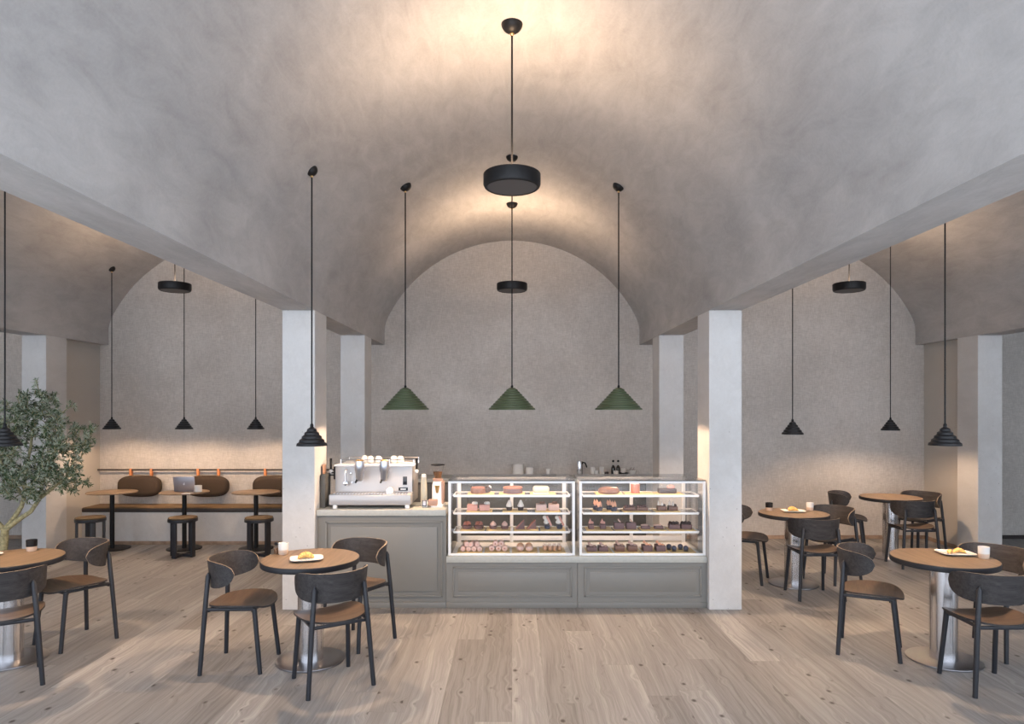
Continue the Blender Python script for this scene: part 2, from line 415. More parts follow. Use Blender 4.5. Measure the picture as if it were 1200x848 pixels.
# back counter
t = thing('back_counter', (0, 0, 0), 'dark grey back counter along the rear wall behind the display cases', 'cabinet')
MB().box((0, 9.30, .42), (2*HW-.01, .50, .84)).build('body', 'cabdark', t, smooth=False)
for i in range(6):
    wd = (2*HW-.04)/6
    MB().box((-HW+.02+wd*(i+.5), 9.045, .44), (wd-.008, .018, .74), bev=.003).build('door', 'cabdark', t)
tag(MB().box((0, 9.287, .8695), (2*HW-.006, .53, .051), bev=.004).build('back_worktop', 'slab'), 'pale worktop slab on the dark back counter', 'worktop')

# ---------------------------------------------------------------- display cases
CY0, CY1, CZ0, CZ1 = 6.25, 6.86, .472, 1.16
def display_case(x0, x1, label):
    w_ = x1-x0; cx = (x0+x1)/2; t = thing('display_case', (cx, (CY0+CY1)/2, CZ0), label, 'display case', 'glass cake display cases')
    hx = w_/2; hd = (CY1-CY0)/2; H = CZ1-CZ0; p = .024
    mb = MB()
    for s in (-1, 1): mb.box((s*(hx-p/2), -hd+.012, H/2), (p, .024, H-.006), bev=.003)
    mb.box((0, -hd+.012, H-.014), (w_-.048, .022, .024), bev=.003); mb.box((0, -hd+.012, .011), (w_-.048, .022, .02), bev=.003)
    mb.build('front_frame', 'white', t)
    mb = MB()
    for s in (-1, 1): mb.box((s*(hx-.055), hd-.012, H/2-.01), (.035, .024, H-.03), bev=.003)
    mb.box((0, hd-.014, H/2-.01), (.032, .02, H-.04), bev=.003)
    mb.box((0, hd-.012, H-.04), (w_-.145, .022, .03), bev=.003); mb.box((0, hd-.012, .05), (w_-.145, .022, .045), bev=.003)
    mb.build('rear_door_frame', 'white', t)
    mb = MB()
    mb.b.free()
    for s in (-1, 1):
        MB().box((s*(hx*.5), hd-.012, H/2), (hx-.07, .004, H-.10)).build('rear_glass', 'glass', t, smooth=False)
        MB().box((s*(hx-.004), 0, H/2), (.006, 2*hd-.05, H-.01)).build('side_glass', 'glass', t, smooth=False)
    MB().box((0, -hd+.003, H/2), (w_-.05, .005, H-.055)).build('front_glass', 'glass', t, smooth=False)
    MB().box((0, 0, H), (w_, 2*hd, .008), bev=.002).build('top_glass', 'topglass', t)
    MB().box((0, -hd-.002, H-.001), (w_, .006, .006)).build('top_seal', 'black', t)
    MB().box((0, .01, .004), (w_-.06, 2*hd-.06, .006)).build('deck', 'white', t, smooth=False)
    for z in (1.018, .856, .683):
        zz = z-CZ0
        sh = MB().box((0, -.085, zz-.004), (w_-.085, .28, .008), bev=.001).build('shelf', 'glass', t)
        mb = MB(); mb.box((0, -.085-.14, zz-.009), (w_-.085, .010, .020), bev=.003)
        mb.box((0, -.085+.14, zz-.006), (w_-.085, .010, .014), bev=.003)
        for s in (-1, 1): mb.box((s*(w_-.085)/2, -.085, zz-.006), (.010, .28, .012), bev=.002)
        mb.build('shelf_trim', 'white', sh)
        for s in (-1, 1): MB().box((s*(hx-.022), -.085-.02, zz-.012), (.030, .05, .02), bev=.003).build('bracket', 'steeldark', sh)
    ls = MB().box((0, -hd+.032, H-.010), (w_-.12, .014, .006), bev=.001).build('light_strip', 'led', t)  # added strip and area lamp that brighten the case interior
    d = bpy.data.lights.new('case_light', 'AREA'); d.shape = 'RECTANGLE'; d.size = w_-.14; d.size_y = .012; d.energy = CASE_W; d.color = (1, .92, .84)
    o = bpy.data.objects.new('case_light', d); C.objects.link(o); o.parent = t; o.location = (0, -hd+.034, H-.016); o.rotation_euler = (.55, 0, 0)
    for s in (-1, 1):
        MB().box((s*(hx-.03), hd-.012, H/2), (.010, .02, H-.03), bev=.002).build('rear_post', 'steeldark', t)
    return t
display_case(-.584, .577, 'glass and white metal display case nearer the espresso machine, with pink and cream cakes')
display_case(.617, 1.775, 'glass and white metal display case beside the right pillar, with dark chocolate cakes')

# ================================================================ PASTRIES
SY = 6.45
def cx1(u): return (515+u/7.273-600)*SY/800
def cx2(u): return (670+u/7.273-600)*SY/800
LV = {1: 1.0185, 2: .8565, 3: .6835, 4: .480}
def ylev(lv): return 6.43 if lv < 4 else 6.42
ORD = {1: 'top shelf', 2: 'second shelf', 3: 'third shelf', 4: 'bottom deck'}
CN = {1: 'left', 2: 'right'}
def tray(case, lv, u0, u1, pos):
    cf = cx1 if case == 1 else cx2
    a, b = cf(u0), cf(u1); y = ylev(lv) + (.02 if lv == 4 else 0); z = LV[lv]
    o = MB().box((0, 0, .003), (b-a-.006, .21 if lv < 4 else .24, .005), bev=.0015).build('cake_card', 'gold', loc=((a+b)/2, y, z))
    tag(o, 'gold cake card, %s one on the %s of the %s display case' % (pos, ORD[lv], CN[case]), 'cake board', 'gold cake cards')
    return z+.006
def parts(name, loc, label, cat, group, plist, rz=0):
    t = thing(name, loc, label, cat, group, rz)
    for nm, mb, mat in plist: mb.build(nm, mat, t)
    return t
def swirl(mb, c, r, h, n=4):
    for i in range(n):
        f = i/(n-1) if n > 1 else 0
        mb.ball((c[0], c[1], c[2]+h*f*.8), r*(1-.62*f), (1, 1, .75), 12)
def petals(mb, c, r, n=5, tilt=.6, sc=1):
    for i in range(n):
        a = 2*PI*i/n
        mb.ball((c[0]+r*.5*math.cos(a), c[1]+r*.5*math.sin(a), c[2]+r*.35), r*.62*sc, (1, .45, .9), 10, Matrix.Rotation(a, 4, 'Z') @ Matrix.Rotation(tilt, 4, 'Y'))
def two(case, lv, us, build, what, cat, group, name, dy=0, zadd=None):
    """a pair (or row) of one kind on one card"""
    cf = cx1 if case == 1 else cx2; z = LV[lv]+.006
    first = None
    names = ['left', 'right'] if len(us) == 2 else ['leftmost', 'second', 'third', 'rightmost']
    for i, u in enumerate(us):
        lb = '%s, %s on %s, %s case' % (what, names[i], ORD[lv].replace(' shelf', ' row').replace('bottom deck', 'bottom row'), CN[case])
        loc = (cf(u), ylev(lv)+dy, z)
        if first is None: first = parts(name, loc, lb, cat, group, build())
        else: dup(first, loc, lb)

# case 1, shelf 1
for (a, b, p_) in ((240, 470, 'left'), (505, 730, 'middle'), (768, 990, 'right')): tray(1, 1, a, b, p_)
z = LV[1]+.006
parts('chocolate_cake', (cx1(345), 6.43, z), 'round milk chocolate cake topped with dark chocolate and cream, top shelf', 'cake', None, [
    ('sponge', MB().cyl((-.012, 0, 0), .075, .050, bev=.008), 'choc'), ('icing', MB().cyl((-.012, 0, .051), .067, .007, bev=.003), 'redbrown'),
    ('chocolate_shard', MB().ball((.07, -.01, .036), .042, (.9, .8, .8)), 'dchoc'), ('cream', MB().ball((.092, .0, .052), .022, (.8, 1, .9)), 'cream')])
parts('glazed_cake', (cx1(625), 6.43, z), 'round red brown glazed cake in the middle of the top shelf', 'cake', None, [
    ('sponge', MB().cyl((0, 0, 0), .090, .044, bev=.004), 'plum'), ('glaze', MB().cyl((0, 0, .0445), .092, .016, bev=.005), 'redbrown')])
parts('ivory_cake', (cx1(865), 6.43, z), 'smooth ivory loaf cake at the right end of the top shelf', 'cake', None, [
    ('cake', MB().box((0, 0, .034), (.152, .10, .066), bev=.026, seg=4), 'ivory'), ('foot', MB().box((0, 0, .003), (.146, .094, .006)), 'cream')])
# shelf 2
for (a, b, p_) in ((230, 455, 'left'), (535, 750, 'middle'), (810, 1030, 'right')): tray(1, 2, a, b, p_)
def pinksq():
    a = MB().box((0, 0, .028), (.098, .085, .056), bev=.006); f = MB(); petals(f, (.022, 0, .058), .026, 6); f2 = MB().ball((.022, 0, .072), .009)
    return [('sponge', a, 'pink'), ('cream_flower', f, 'cream'), ('heart', f2, 'coral')]
two(1, 2, (282, 385), pinksq, 'pink square cake topped with a white cream flower', 'cake', 'pink square cakes with flowers', 'pink_square_cake')
def creamcup():
    a = MB().lathe([(0, 0), (.024, 0), (.032, .034), (0, .034)]); s = MB(); swirl(s, (0, 0, .045), .031, .055)
    return [('cup', a, 'dchoc'), ('cream', s, 'cream')]
two(1, 2, (595, 692), creamcup, 'tall white cream swirl in a dark chocolate cup', 'cupcake', 'cream swirl cups', 'cream_cup')
def curlcake():
    a = MB().box((0, 0, .030), (.098, .085, .060), bev=.006); f = MB(); petals(f, (.01, 0, .062), .024, 4, .9)
    return [('mousse', a, 'palepink'), ('chocolate_curl', f, 'choc')]
two(1, 2, (866, 972), curlcake, 'pale pink square cake topped with brown chocolate curls', 'cake', 'pale pink square cakes', 'curl_topped_cake')
# shelf 3
for (a, b, p_) in ((180, 392, 'leftmost'), (398, 610, 'second'), (632, 845, 'third'), (855, 1070, 'rightmost')): tray(1, 3, a, b, p_)
def darkboat():
    a = MB().lathe([(0, 0), (.034, 0), (.045, .030), (.03, .038), (0, .038)], sx=1.1); f = MB()
    petals(f, (0, 0, .036), .036, 5, 1.0)
    return [('tartlet', a, 'plum'), ('pink_topping', f, 'redbrown')]
two(1, 3, (235, 335), darkboat, 'dark chocolate tartlet with reddish petals', 'tart', 'dark petal tartlets', 'petal_tartlet')
def pinkboat():
    a = MB().lathe([(0, 0), (.028, 0), (.036, .024), (0, .028)], sx=1.1); s = MB(); swirl(s, (0, 0, .040), .029, .030, 3)
    return [('tartlet', a, 'plum'), ('mousse', s, 'palepink')]
two(1, 3, (458, 556), pinkboat, 'small tartlet with a pale pink mousse swirl', 'tart', 'pink mousse tartlets', 'mousse_tartlet')
def wedge():
    a = MB().prism([(-.042, 0), (.042, 0), (.036, .078)], -.032, .032, rot=Matrix.Rotation(PI/2, 4, 'X'))
    b = MB().prism([(-.046, .003), (-.040, -.001), (.036, .080), (.032, .086)], -.034, .034, rot=Matrix.Rotation(PI/2, 4, 'X'))
    return [('sponge', a, 'plum'), ('chocolate_sheet', b, 'redbrown')]
two(1, 3, (688, 785), wedge, 'upright triangular plum cake slice with red edge', 'cake', 'triangular cake slices', 'cake_slice')
def pinkstick():
    a = MB().lathe([(0, 0), (.024, 0), (.034, .036), (0, .036)]); s = MB(); swirl(s, (-.01, 0, .062), .028, .052, 3)
    s.ball((-.024, 0, .105), .020)
    k = MB().box((.016, -.012, .075), (.020, .012, .10), rot=Matrix.Rotation(-.45, 4, 'Y'), bev=.004)
    return [('cup', a, 'blue'), ('cream', s, 'cream'), ('pink_wafer', k, 'pink')]
two(1, 3, (918, 1022), pinkstick, 'dark cup of cream with a leaning pink wafer', 'cupcake', 'cream cups with wafers', 'wafer_cup')
# deck
for (a, b, p_) in ((155, 372, 'leftmost'), (385, 602, 'second'), (615, 835, 'third'), (850, 1070, 'rightmost')): tray(1, 4, a, b, p_)
zd = LV[4]+.006
def roll(loc, lb, r, L, rot, mats=('palepink', 'pink'), group=None, name='cream_roll', cat='pastry'):
    a = MB().cyl((0, 0, -L/2), r, L, 20, bev=r*.3, rot=Matrix.Rotation(0, 4, 'X'))
    b = MB().cyl((0, 0, L/2-.003), r*.28, .004, 14)
    t = parts(name, loc, lb, cat, group, [('roll', a, mats[0]), ('filling', b, mats[1])])
    t.rotation_euler = rot; return t
ups = [(205, 0, 0), (250, 0, 0), (300, 0, 0), (340, 0, 0), (232, 1, 0), (280, 1, 0), (322, 1, 0)]
wds = ['leftmost at the bottom', 'second at the bottom', 'third at the bottom', 'rightmost at the bottom', 'leftmost on top', 'middle on top', 'rightmost on top']
f0 = None
for i, (u, lv, _) in enumerate(ups):
    loc = (cx1(u), 6.405, zd+.026+lv*.042); lb = 'short pinkish white cream roll in the leftmost pile on the deck, '+wds[i]
    if f0 is None: f0 = roll(loc, lb, .0245, .10, (PI/2, 0, 0), ('palepink', 'pink'), 'cream rolls piled on a card')
    else: dup(f0, loc, lb).rotation_euler = (PI/2, 0, (-.15, .1, -.05, .12, .2, -.2, .1)[i])
f0 = None
for i, (u, lv) in enumerate(((448, 0), (505, 0), (556, 0), (478, 1), (528, 1))):
    loc = (cx1(u), 6.405, zd+.028+lv*.044); lb = 'pale spiral bun in the pyramid on the second deck card, '+('left below', 'middle below', 'right below', 'left above', 'right above')[i]
    if f0 is None: f0 = roll(loc, lb, .0265, .07, (PI/2, 0, 0), ('palepink', 'redbrown'), 'spiral buns in a pyramid', 'spiral_bun', 'bun')
    else: dup(f0, loc, lb).rotation_euler = (PI/2, 0, 0)
f0 = None
for i, (u, y) in enumerate(((688, 6.385), (764, 6.385), (690, 6.465), (762, 6.468))):
    loc = (cx1(u), y, zd); lb = 'round pinkish glazed bun on the third deck card, '+('front left', 'front right', 'rear left', 'rear right')[i]
    if f0 is None:
        f0 = parts('glazed_bun', loc, lb, 'bun', 'round glazed buns', [('bun', MB().ball((0, 0, .030), .036, (1, 1, .85)), 'palepink'), ('glaze', MB().ball((0, 0, .040), .031, (1, 1, .8)), 'peach')])
    else: dup(f0, loc, lb)
f0 = None
for i, u in enumerate((898, 938, 978, 1020)):
    loc = (cx1(u), 6.42, zd); lb = 'peach striped eclair on the rightmost deck card, '+('leftmost', 'second', 'third', 'rightmost')[i]+' of its row'
    if f0 is None:
        b = MB()
        for q in range(4): b.box((0, -.045+q*.03, .056), (.030, .008, .004), bev=.001)
        f0 = parts('eclair', loc, lb, 'pastry', 'striped eclairs', [('pastry', MB().ball((0, 0, .030), .022, (1, 3.3, 1.3)), 'peach'), ('stripe', b, 'cream')])
    else: dup(f0, loc, lb)
# case 2
for (a, b, p_) in ((195, 430, 'left'), (440, 690, 'middle'), (695, 940, 'right')): tray(2, 1, a, b, p_)
parts('chocolate_torte', (cx2(312), 6.43, z), 'wide low brown chocolate torte, left end of top shelf', 'cake', None, [
    ('torte', MB().lathe([(0, 0), (.090, 0), (.102, .015), (.092, .045), (.06, .055), (0, .055)]), 'choc'),
    ('sugar_leaf', MB().ball((.045, -.03, .054), .03, (1.2, .3, .25)), 'palepink')])
parts('tall_cake', (cx2(538), 6.43, z), 'small tall pink brown cylinder cake with white cap', 'cake', None, [
    ('sponge', MB().cyl((0, 0, 0), .042, .085, bev=.004), 'redbrown'), ('cap', MB().cyl((0, 0, .0855), .036, .012, bev=.004), 'cream')])
parts('dark_cake', (cx2(808), 6.43, z), 'dark rectangular chocolate cake with raised pink ribbon', 'cake', None, [
    ('cake', MB().box((0, 0, .022), (.165, .09, .044), bev=.006), 'dchoc'), ('ribbon', MB().ball((.035, 0, .058), .026, (1.5, .6, .8)), 'pink')])
for (a, b, p_) in ((168, 395, 'left'), (420, 655, 'middle'), (690, 905, 'right')): tray(2, 2, a, b, p_)
def flamecup():
    a = MB().lathe([(0, 0), (.025, 0), (.034, .036), (0, .040)]); f = MB()
    for q in range(6):
        an = 2*PI*q/6; f.lathe([(0, 0), (.011, .008), (.008, .03), (0, .052)], (math.cos(an)*.015, math.sin(an)*.015, .036+.012*(q % 2)), 10)
    return [('cup', a, 'blue'), ('flame', f, 'coral')]
two(2, 2, (228, 350), flamecup, 'dark cupcake with coral flame topping', 'cupcake', 'front flame cupcakes', 'flame_cupcake', -.05)
def _back():
    cf = cx2
    f = None
    for i, u in enumerate((210, 322)):
        loc = (cf(u), ylev(2)+.05, LV[2]+.006); lb = 'coral flame cupcake standing behind the %s front one on the second shelf' % ('left', 'right')[i]
        if f is None: f = parts('flame_cupcake', loc, lb, 'cupcake', 'rear flame cupcakes', flamecup())
        else: dup(f, loc, lb)
_back()
def beadtart():
    a = MB().box((0, 0, .016), (.11, .075, .032), bev=.006); f = MB()
    for q in range(12): f.ball(((q % 4-1.5)*.022, (q//4-1)*.020, .040), .010, (1, 1, 1), 10)
    return [('tart', a, 'choc'), ('berry', f, 'plum')]
two(2, 2, (488, 592), beadtart, 'low brown tart covered in small round beads', 'tart', 'beaded tarts', 'beaded_tart')
def whiteflame():
    a = MB().box((0, 0, .020), (.085, .080, .040), bev=.006); f = MB()
    f.lathe([(0, 0), (.012, .01), (.008, .035), (0, .06)], (-.025, .02, .038), 10); f.lathe([(0, 0), (.014, .01), (.009, .03), (0, .05)], (.0, -.01, .038), 10)
    g = MB().ball((.025, 0, .046), .014)
    return [('cake', a, 'choc'), ('meringue', f, 'cream'), ('berry', g, 'dchoc')]
two(2, 2, (762, 855), whiteflame, 'brown square cake with white meringue peaks', 'cake', 'meringue squares', 'meringue_square')
for (a, b, p_) in ((112, 340, 'leftmost'), (350, 560, 'second'), (572, 790, 'third'), (800, 1035, 'rightmost')): tray(2, 3, a, b, p_)
def smallpink():
    a = MB().box((0, 0, .022), (.055, .07, .044), bev=.008); f = MB(); f.lathe([(0, 0), (.018, .01), (.012, .03), (0, .055)], (-.008, 0, .042), 12); f.ball((.012, .01, .054), .014)
    return [('cake', a, 'plum'), ('topping', f, 'pink')]
two(2, 3, (162, 262), smallpink, 'narrow plum cake with a pink peak', 'cake', 'narrow plum cakes', 'pink_peak_cake')
def sticksq():
    a = MB().box((0, 0, .030), (.092, .085, .060), bev=.005); f = MB().box((.005, -.01, .072), (.012, .012, .05), rot=Matrix.Rotation(-.6, 4, 'Y'), bev=.003)
    g = MB().box((-.01, 0, .061), (.07, .06, .004), bev=.001)
    return [('cake', a, 'plum'), ('wafer_stick', f, 'palepink'), ('glaze', g, 'dchoc')]
two(2, 3, (398, 500), sticksq, 'dark square chocolate cake with a pale stick on top', 'cake', 'dark squares with sticks', 'stick_topped_cake')
def flatpink():
    a = MB().box((0, 0, .014), (.085, .06, .028), bev=.008); f = MB().ball((-.01, 0, .034), .032, (1.2, .7, .32))
    return [('base', a, 'plum'), ('icing', f, 'palepink')]
two(2, 3, (625, 735), flatpink, 'low plum cake under flat pale pink icing', 'cake', 'flat iced cakes', 'flat_iced_cake')
def truffle():
    a = MB().box((0, 0, .022), (.10, .08, .044), bev=.006); f = MB()
    for q in range(6): f.ball(((q % 3-1)*.030, (q//3-.5)*.034, .054), .017, (1, 1, .85), 12)
    return [('cake', a, 'plum'), ('truffle', f, 'dchoc')]
two(2, 3, (866, 968), truffle, 'dark plum cake topped with black truffles', 'cake', 'truffle cakes', 'truffle_cake')
for (a, b, p_) in ((115, 338, 'leftmost'), (350, 580, 'second'), (592, 812, 'third'), (822, 1035, 'rightmost')): tray(2, 4, a, b, p_)
def cubep(m1, m2, tall=.055):
    def g():
        a = MB().box((0, 0, tall/2), (.088, .11, tall), bev=.005); f = MB()
        f.ball((-.008, -.02, tall+.010), .015, (1.1, 1, .9)); f.ball((-.022, .015, tall+.022), .014); f.box((.012, 0, tall+.004), (.02, .07, .008), bev=.003, rot=.4)
        return [('cake', a, m1), ('icing', f, m2)]
    return g
two(2, 4, (166, 262), cubep('plum', 'palepink', .042), 'low plum cube with pink and white icing', 'cake', 'low iced plum cubes', 'iced_cube')
two(2, 4, (400, 508), cubep('choc', 'palepink'), 'brown cube cake with a pale pink band', 'cake', 'brown banded cubes', 'banded_cube')
two(2, 4, (635, 745), cubep('plum', 'coral'), 'plum cube cake with coral stripe icing', 'cake', 'plum cubes with coral icing', 'coral_iced_cube')
f0 = None
for i, (u, y) in enumerate(((858, 6.39), (958, 6.39), (832, 6.47), (930, 6.47))):
    loc = (cx2(u), y, zd); lb = 'glossy blue black ball cake on the bottom deck, '+('front left', 'front right', 'rear left', 'rear right')[i]
    if f0 is None: f0 = parts('ball_cake', loc, lb, 'cake', 'blue black ball cakes', [('ball', MB().ball((0, 0, .028), .025), 'blue'), ('disc', MB().cyl((0, 0, 0), .022, .006), 'dchoc')])
    else: dup(f0, loc, lb)

# ================================================================ ESPRESSO STATION
MY = 6.26
def mx(px, Y=6.35): return (px-600)*Y/800
t = thing('espresso_machine', (-1.30, 6.52, .90), 'white and chrome two group espresso machine on the left worktop', 'coffee machine')
ox, oy, oz = 1.30, -6.52, -.90
def L(x, y, z_): return (x+ox, y+oy, z_+oz)
mb = MB(); mb.box(L(-1.305, 6.37, .982), (.752, .22, .098), bev=.010)
mb.build('drip_tray_housing', 'offwhite', t)
mb = MB()
for i in range(24): mb.box(L(-1.305-.33+i*.0287, 6.345, 1.033), (.016, .13, .004), bev=.001)
mb.build('drip_grate', 'chrome', t)
mb = MB(); mb.prism([(0, -.0), (.012, .245), (.40, .245), (.40, -.10), (.02, -.10)], -.363, .363, L(-1.302, 6.42, 1.03), Matrix.Rotation(PI/2, 4, 'Z') @ Matrix.Rotation(PI/2, 4, 'X'), bev=.006)
mb.build('body', 'offwhite', t)
mb = MB(); mb.box(L(-1.302, 6.62, 1.283), (.745, .40, .018), bev=.005)
mb.build('cup_warmer', 'white', t)
mb = MB()
for z_ in (1.305, 1.335):
    mb.tube([L(-1.62, 6.46, z_), L(-.93, 6.46, z_), L(-.93, 6.80, z_), L(-1.62, 6.80, z_), L(-1.62, 6.46, z_)], .004, 8)
for xx in (-1.62, -1.40, -1.16, -.93):
    for yy in (6.46, 6.80): mb.tube([L(xx, yy, 1.28), L(xx, yy, 1.338)], .005, 8)
mb.build('cup_rail', 'chrome', t)
for xx, yy in ((-1.63, 6.29), (-.965, 6.29), (-1.60, 6.78), (-1.0, 6.78)):
    MB().cyl(L(xx, yy, .90), .022, .036, 16, bev=.003).build('foot', 'white', t)
for px in (422, 451):
    xg = mx(px, 6.33)
    g = MB().lathe([(0, .150), (.020, .150), (.036, .175), (.038, .235), (.0445, .245), (.0465, .30), (.0465, .335), (.042, .335), (.040, .30), (0, .298)], L(xg, 6.31, 1.0), 24).build('group_head', 'gunsteel', t)
    MB().tube([L(xg-.022, 6.30, 1.165), L(xg-.026, 6.275, 1.145), L(xg-.026, 6.262, 1.143)], .009, 10).build('spout', 'black', g)
    b = MB(); random.seed(px)
    for i in range(26):
        a = random.random()*6.28; r = .034*math.sqrt(random.random())
        b.ball(L(xg+r*math.cos(a), 6.31+r*math.sin(a), 1.332+random.random()*.012), .008, (1.2, .8, .7), 8)
    b.build('coffee_beans', 'brass', g)
    MB().tube([L(xg+.01, 6.38, 1.26), L(xg+.01, 6.44, 1.26)], .028, 16).build('group_neck', 'chrome', g)
for s_, xx in ((-1, mx(386.5, 6.42)), (1, mx(489, 6.5))):
    h = MB().tube([L(xx, 6.46, 1.245), L(xx, 6.46, 1.35)], [.010, .013], 12)
    h.build('steam_lever', 'black', t)
    MB().ball(L(xx, 6.46, 1.225), .020).build('steam_knob', 'porc', t)
mb = MB(); mb.box(L(-1.70, 6.46, 1.216), (.045, .03, .010), bev=.003); mb.box(L(-1.70, 6.46, 1.190), (.045, .03, .010), bev=.003)
mb.box(L(-1.672, 6.47, 1.21), (.03, .04, .12), bev=.006)
mb.build('side_bracket', 'black', t)
wd = MB().tube([L(mx(404), 6.41, 1.25), L(mx(404), 6.37, 1.22), L(mx(404.5), 6.355, 1.13)], .007, 10); wd.build('hot_water_spout', 'chrome', t)
MB().cyl(L(mx(404), 6.40, 1.12), .022, .03, 20, bev=.004, rot=Matrix.Rotation(PI/2, 4, 'X')).build('left_dial', 'chrome', t)
MB().cyl(L(mx(457.5), 6.33, 1.058), .034, .035, 24, bev=.006, rot=Matrix.Rotation(PI/2, 4, 'X')).build('pressure_knob', 'white', t)
for px, py in ((409, 554.5), (410.5, 565)):
    MB().cyl(L(mx(px), 6.425, Z(py, 6.42)), .009, .012, 14, bev=.002, rot=Matrix.Rotation(PI/2, 4, 'X')).build('button', 'chrome', t)
MB().box(L(mx(474.6, 6.42), 6.421, Z(563, 6.42)), (.040, .008, .078), bev=.003).build('display', 'screen', t)
pl = MB().box(L(mx(472.6, 6.42), 6.417, Z(572.8, 6.42)), (.088, .008, .030), bev=.002).build('nameplate', 'screen', t)
b = MB(); b.box(L(mx(472.6, 6.42), 6.412, Z(572.8, 6.42)), (.050, .002, .011))
for i in range(3): b.box(L(mx(472.6, 6.42)-.015+i*.014, 6.4115, Z(572.8, 6.42)), (.006, .003, .013))
b.build('lettering', 'porc', pl)
f0 = None
for i, (px, dy) in enumerate(((425, .1), (434, .02), (443.5, .02), (461, .06), (469, .03))):
    loc = (mx(px, 6.6), 6.58+dy, 1.293); lb = 'white espresso cup upturned on the coffee machine, %s of five' % ('leftmost', 'second', 'middle', 'fourth', 'rightmost')[i]
    if f0 is None: f0 = tag(MB().lathe([(.036, 0), (.038, .004), (.034, .045), (.022, .062), (.020, .068), (.016, .068), (.016, .062), (0, .060)], n=24).build('espresso_cup', 'porc', loc=loc), lb, 'cup', 'upturned espresso cups')
    else: dup(f0, loc, lb)
# upright panel, canister, terminal, grinder
t = thing('menu_stand', (-1.752, 6.42, .90), 'narrow dark grey upright holder between the left pillar and espresso machine', 'holder')
MB().box((0, 0, .155), (.040, .20, .31), bev=.004).build('holder', 'cabdark', t); MB().box((-.012, .0, .35), (.006, .12, .09), bev=.001).build('card', 'copper', t)
t = thing('tall_canister', (mx(496.8, 6.42), 6.42, .90), 'slim white tapered canister standing between espresso machine and grinder', 'canister')
MB().lathe([(0, 0), (.030, 0), (.032, .01), (.030, .18), (.024, .275), (0, .275)], n=28).build('body', 'ivory', t); MB().lathe([(.0245, .275), (.022, .30), (.012, .306), (0, .306)], n=28).build('lid', 'porc', t)
t = thing('payment_terminal', (mx(497.5, 6.33), 6.33, .90), 'small white card reader with dark rimmed bluish face beside the grinder', 'card reader')
rt = Matrix.Rotation(-.25, 4, 'X')
MB().box((0, .012, .035), (.052, .035, .07), rot=rt, bev=.010, seg=3).build('housing', 'porc', t)
MB().box((0, -.008, .042), (.042, .006, .060), rot=rt, bev=.002).build('bezel', 'screen', t); MB().box((0, -.012, .045), (.026, .004, .044), rot=rt, bev=.001).build('screen_face', 'laptop', t)
t = thing('coffee_grinder', (mx(513, 6.45), 6.45, .90), 'white coffee grinder with clear bean hopper next to the left display case', 'coffee grinder')
MB().box((.0, 0, .012), (.11, .20, .024), bev=.005).build('base', 'white', t)
MB().lathe([(0, .024), (.056, .024), (.052, .20), (.042, .235), (0, .235)], n=28).build('body', 'white', t)
MB().box((.048, .02, .13), (.022, .12, .21), bev=.006).build('side_cover', 'copper', t)
MB().lathe([(.030, .235), (.046, .24), (.046, .262), (.030, .265)], n=28, close=True).build('collar', 'copper', t)
hp = MB().lathe([(.034, .265), (.036, .29), (.062, .385), (.060, .385), (.034, .292), (.032, .265)], n=28).build('hopper', 'glass', t)
MB().lathe([(0, .266), (.031, .266), (.034, .292), (.046, .325), (0, .318)], n=24).build('coffee_beans', 'bean', hp)
MB().lathe([(.066, .392), (.066, .386), (.02, .378), (0, .376), (0, .380), (.02, .384)], n=28).build('lid', 'black', hp)
MB().box((-.035, -.085, .045), (.085, .05, .06), bev=.008).build('portafilter_rest', 'copper', t)
MB().lathe([(0, .13), (.012, .13), (.024, .20), (0, .20)], (0, -.052, 0), 18).build('chute', 'brass', t)

# back counter wares
BY, BZ = 9.38, .8955
def bp(px): return (px-600)*BY/800
def bh(py): return EYE-(py-478.5)*BY/800-BZ
def lathe_thing(name, prof_, mat, px, label, cat, group=None, y=BY, z_=BZ, n=28):
    return tag(MB().lathe(prof_, n=n).build(name, mat, loc=(bp(px), y, z_)), label, cat, group)
for (px, r, n_, hgt, nm, lb) in ((607, .080, 5, .160, 'wide', 'large white bowl'), (620.6, .056, 4, .118, 'narrow', 'small white bowl')):
    f0 = None; st = (hgt-.05)/(n_-1) if n_ > 1 else 0
    for i in range(n_):
        lb2 = '%s in the %s stack on the back counter, %s' % (lb, nm, ('bottom one', 'second from below', 'third from below', 'fourth from below', 'topmost')[i] if i < n_-1 else 'topmost')
        loc = (bp(px), BY, BZ+i*st)
        if f0 is None: f0 = tag(MB().lathe([(0, 0), (r*.55, 0), (r*.93, .022), (r, .05), (r-.004, .05), (r*.9, .026), (r*.5, .006), (0, .006)], n=32).build('bowl', 'porc', loc=loc), lb2, 'bowl', nm+' bowl stack')
        else: dup(f0, loc, lb2)
tag(MB().box((0, 0, .010), (.212, .14, .020), bev=.004).build('serving_tray', 'black', loc=(bp(643), BY, BZ)), 'small black tray on the back counter carrying a cup', 'tray')
tag(MB().lathe([(0, 0), (.026, 0), (.034, .075), (.031, .075), (.024, .005), (0, .005)], n=24).build('cup', 'porc', loc=(bp(642.5), BY, BZ+.0205)), 'white cup standing on the black tray', 'cup')
tag(MB().lathe([(0, 0), (.024, 0), (.026, .085), (.024, .085), (.022, .005), (0, .005)], n=24).build('drinking_glass', 'glass', loc=(bp(635.6), BY, BZ+.0205)), 'clear glass on the left end of the black tray', 'glass')
t = thing('water_dispenser', (bp(679), BY, BZ), 'chrome cylindrical dispenser with black curved spout on back counter', 'dispenser')
MB().cyl((0, 0, 0), .038, .205, 28, bev=.006).build('body', 'chrome', t); MB().cyl((.006, .02, 0), .040, .20, 20, bev=.004).build('rear_column', 'black', t)
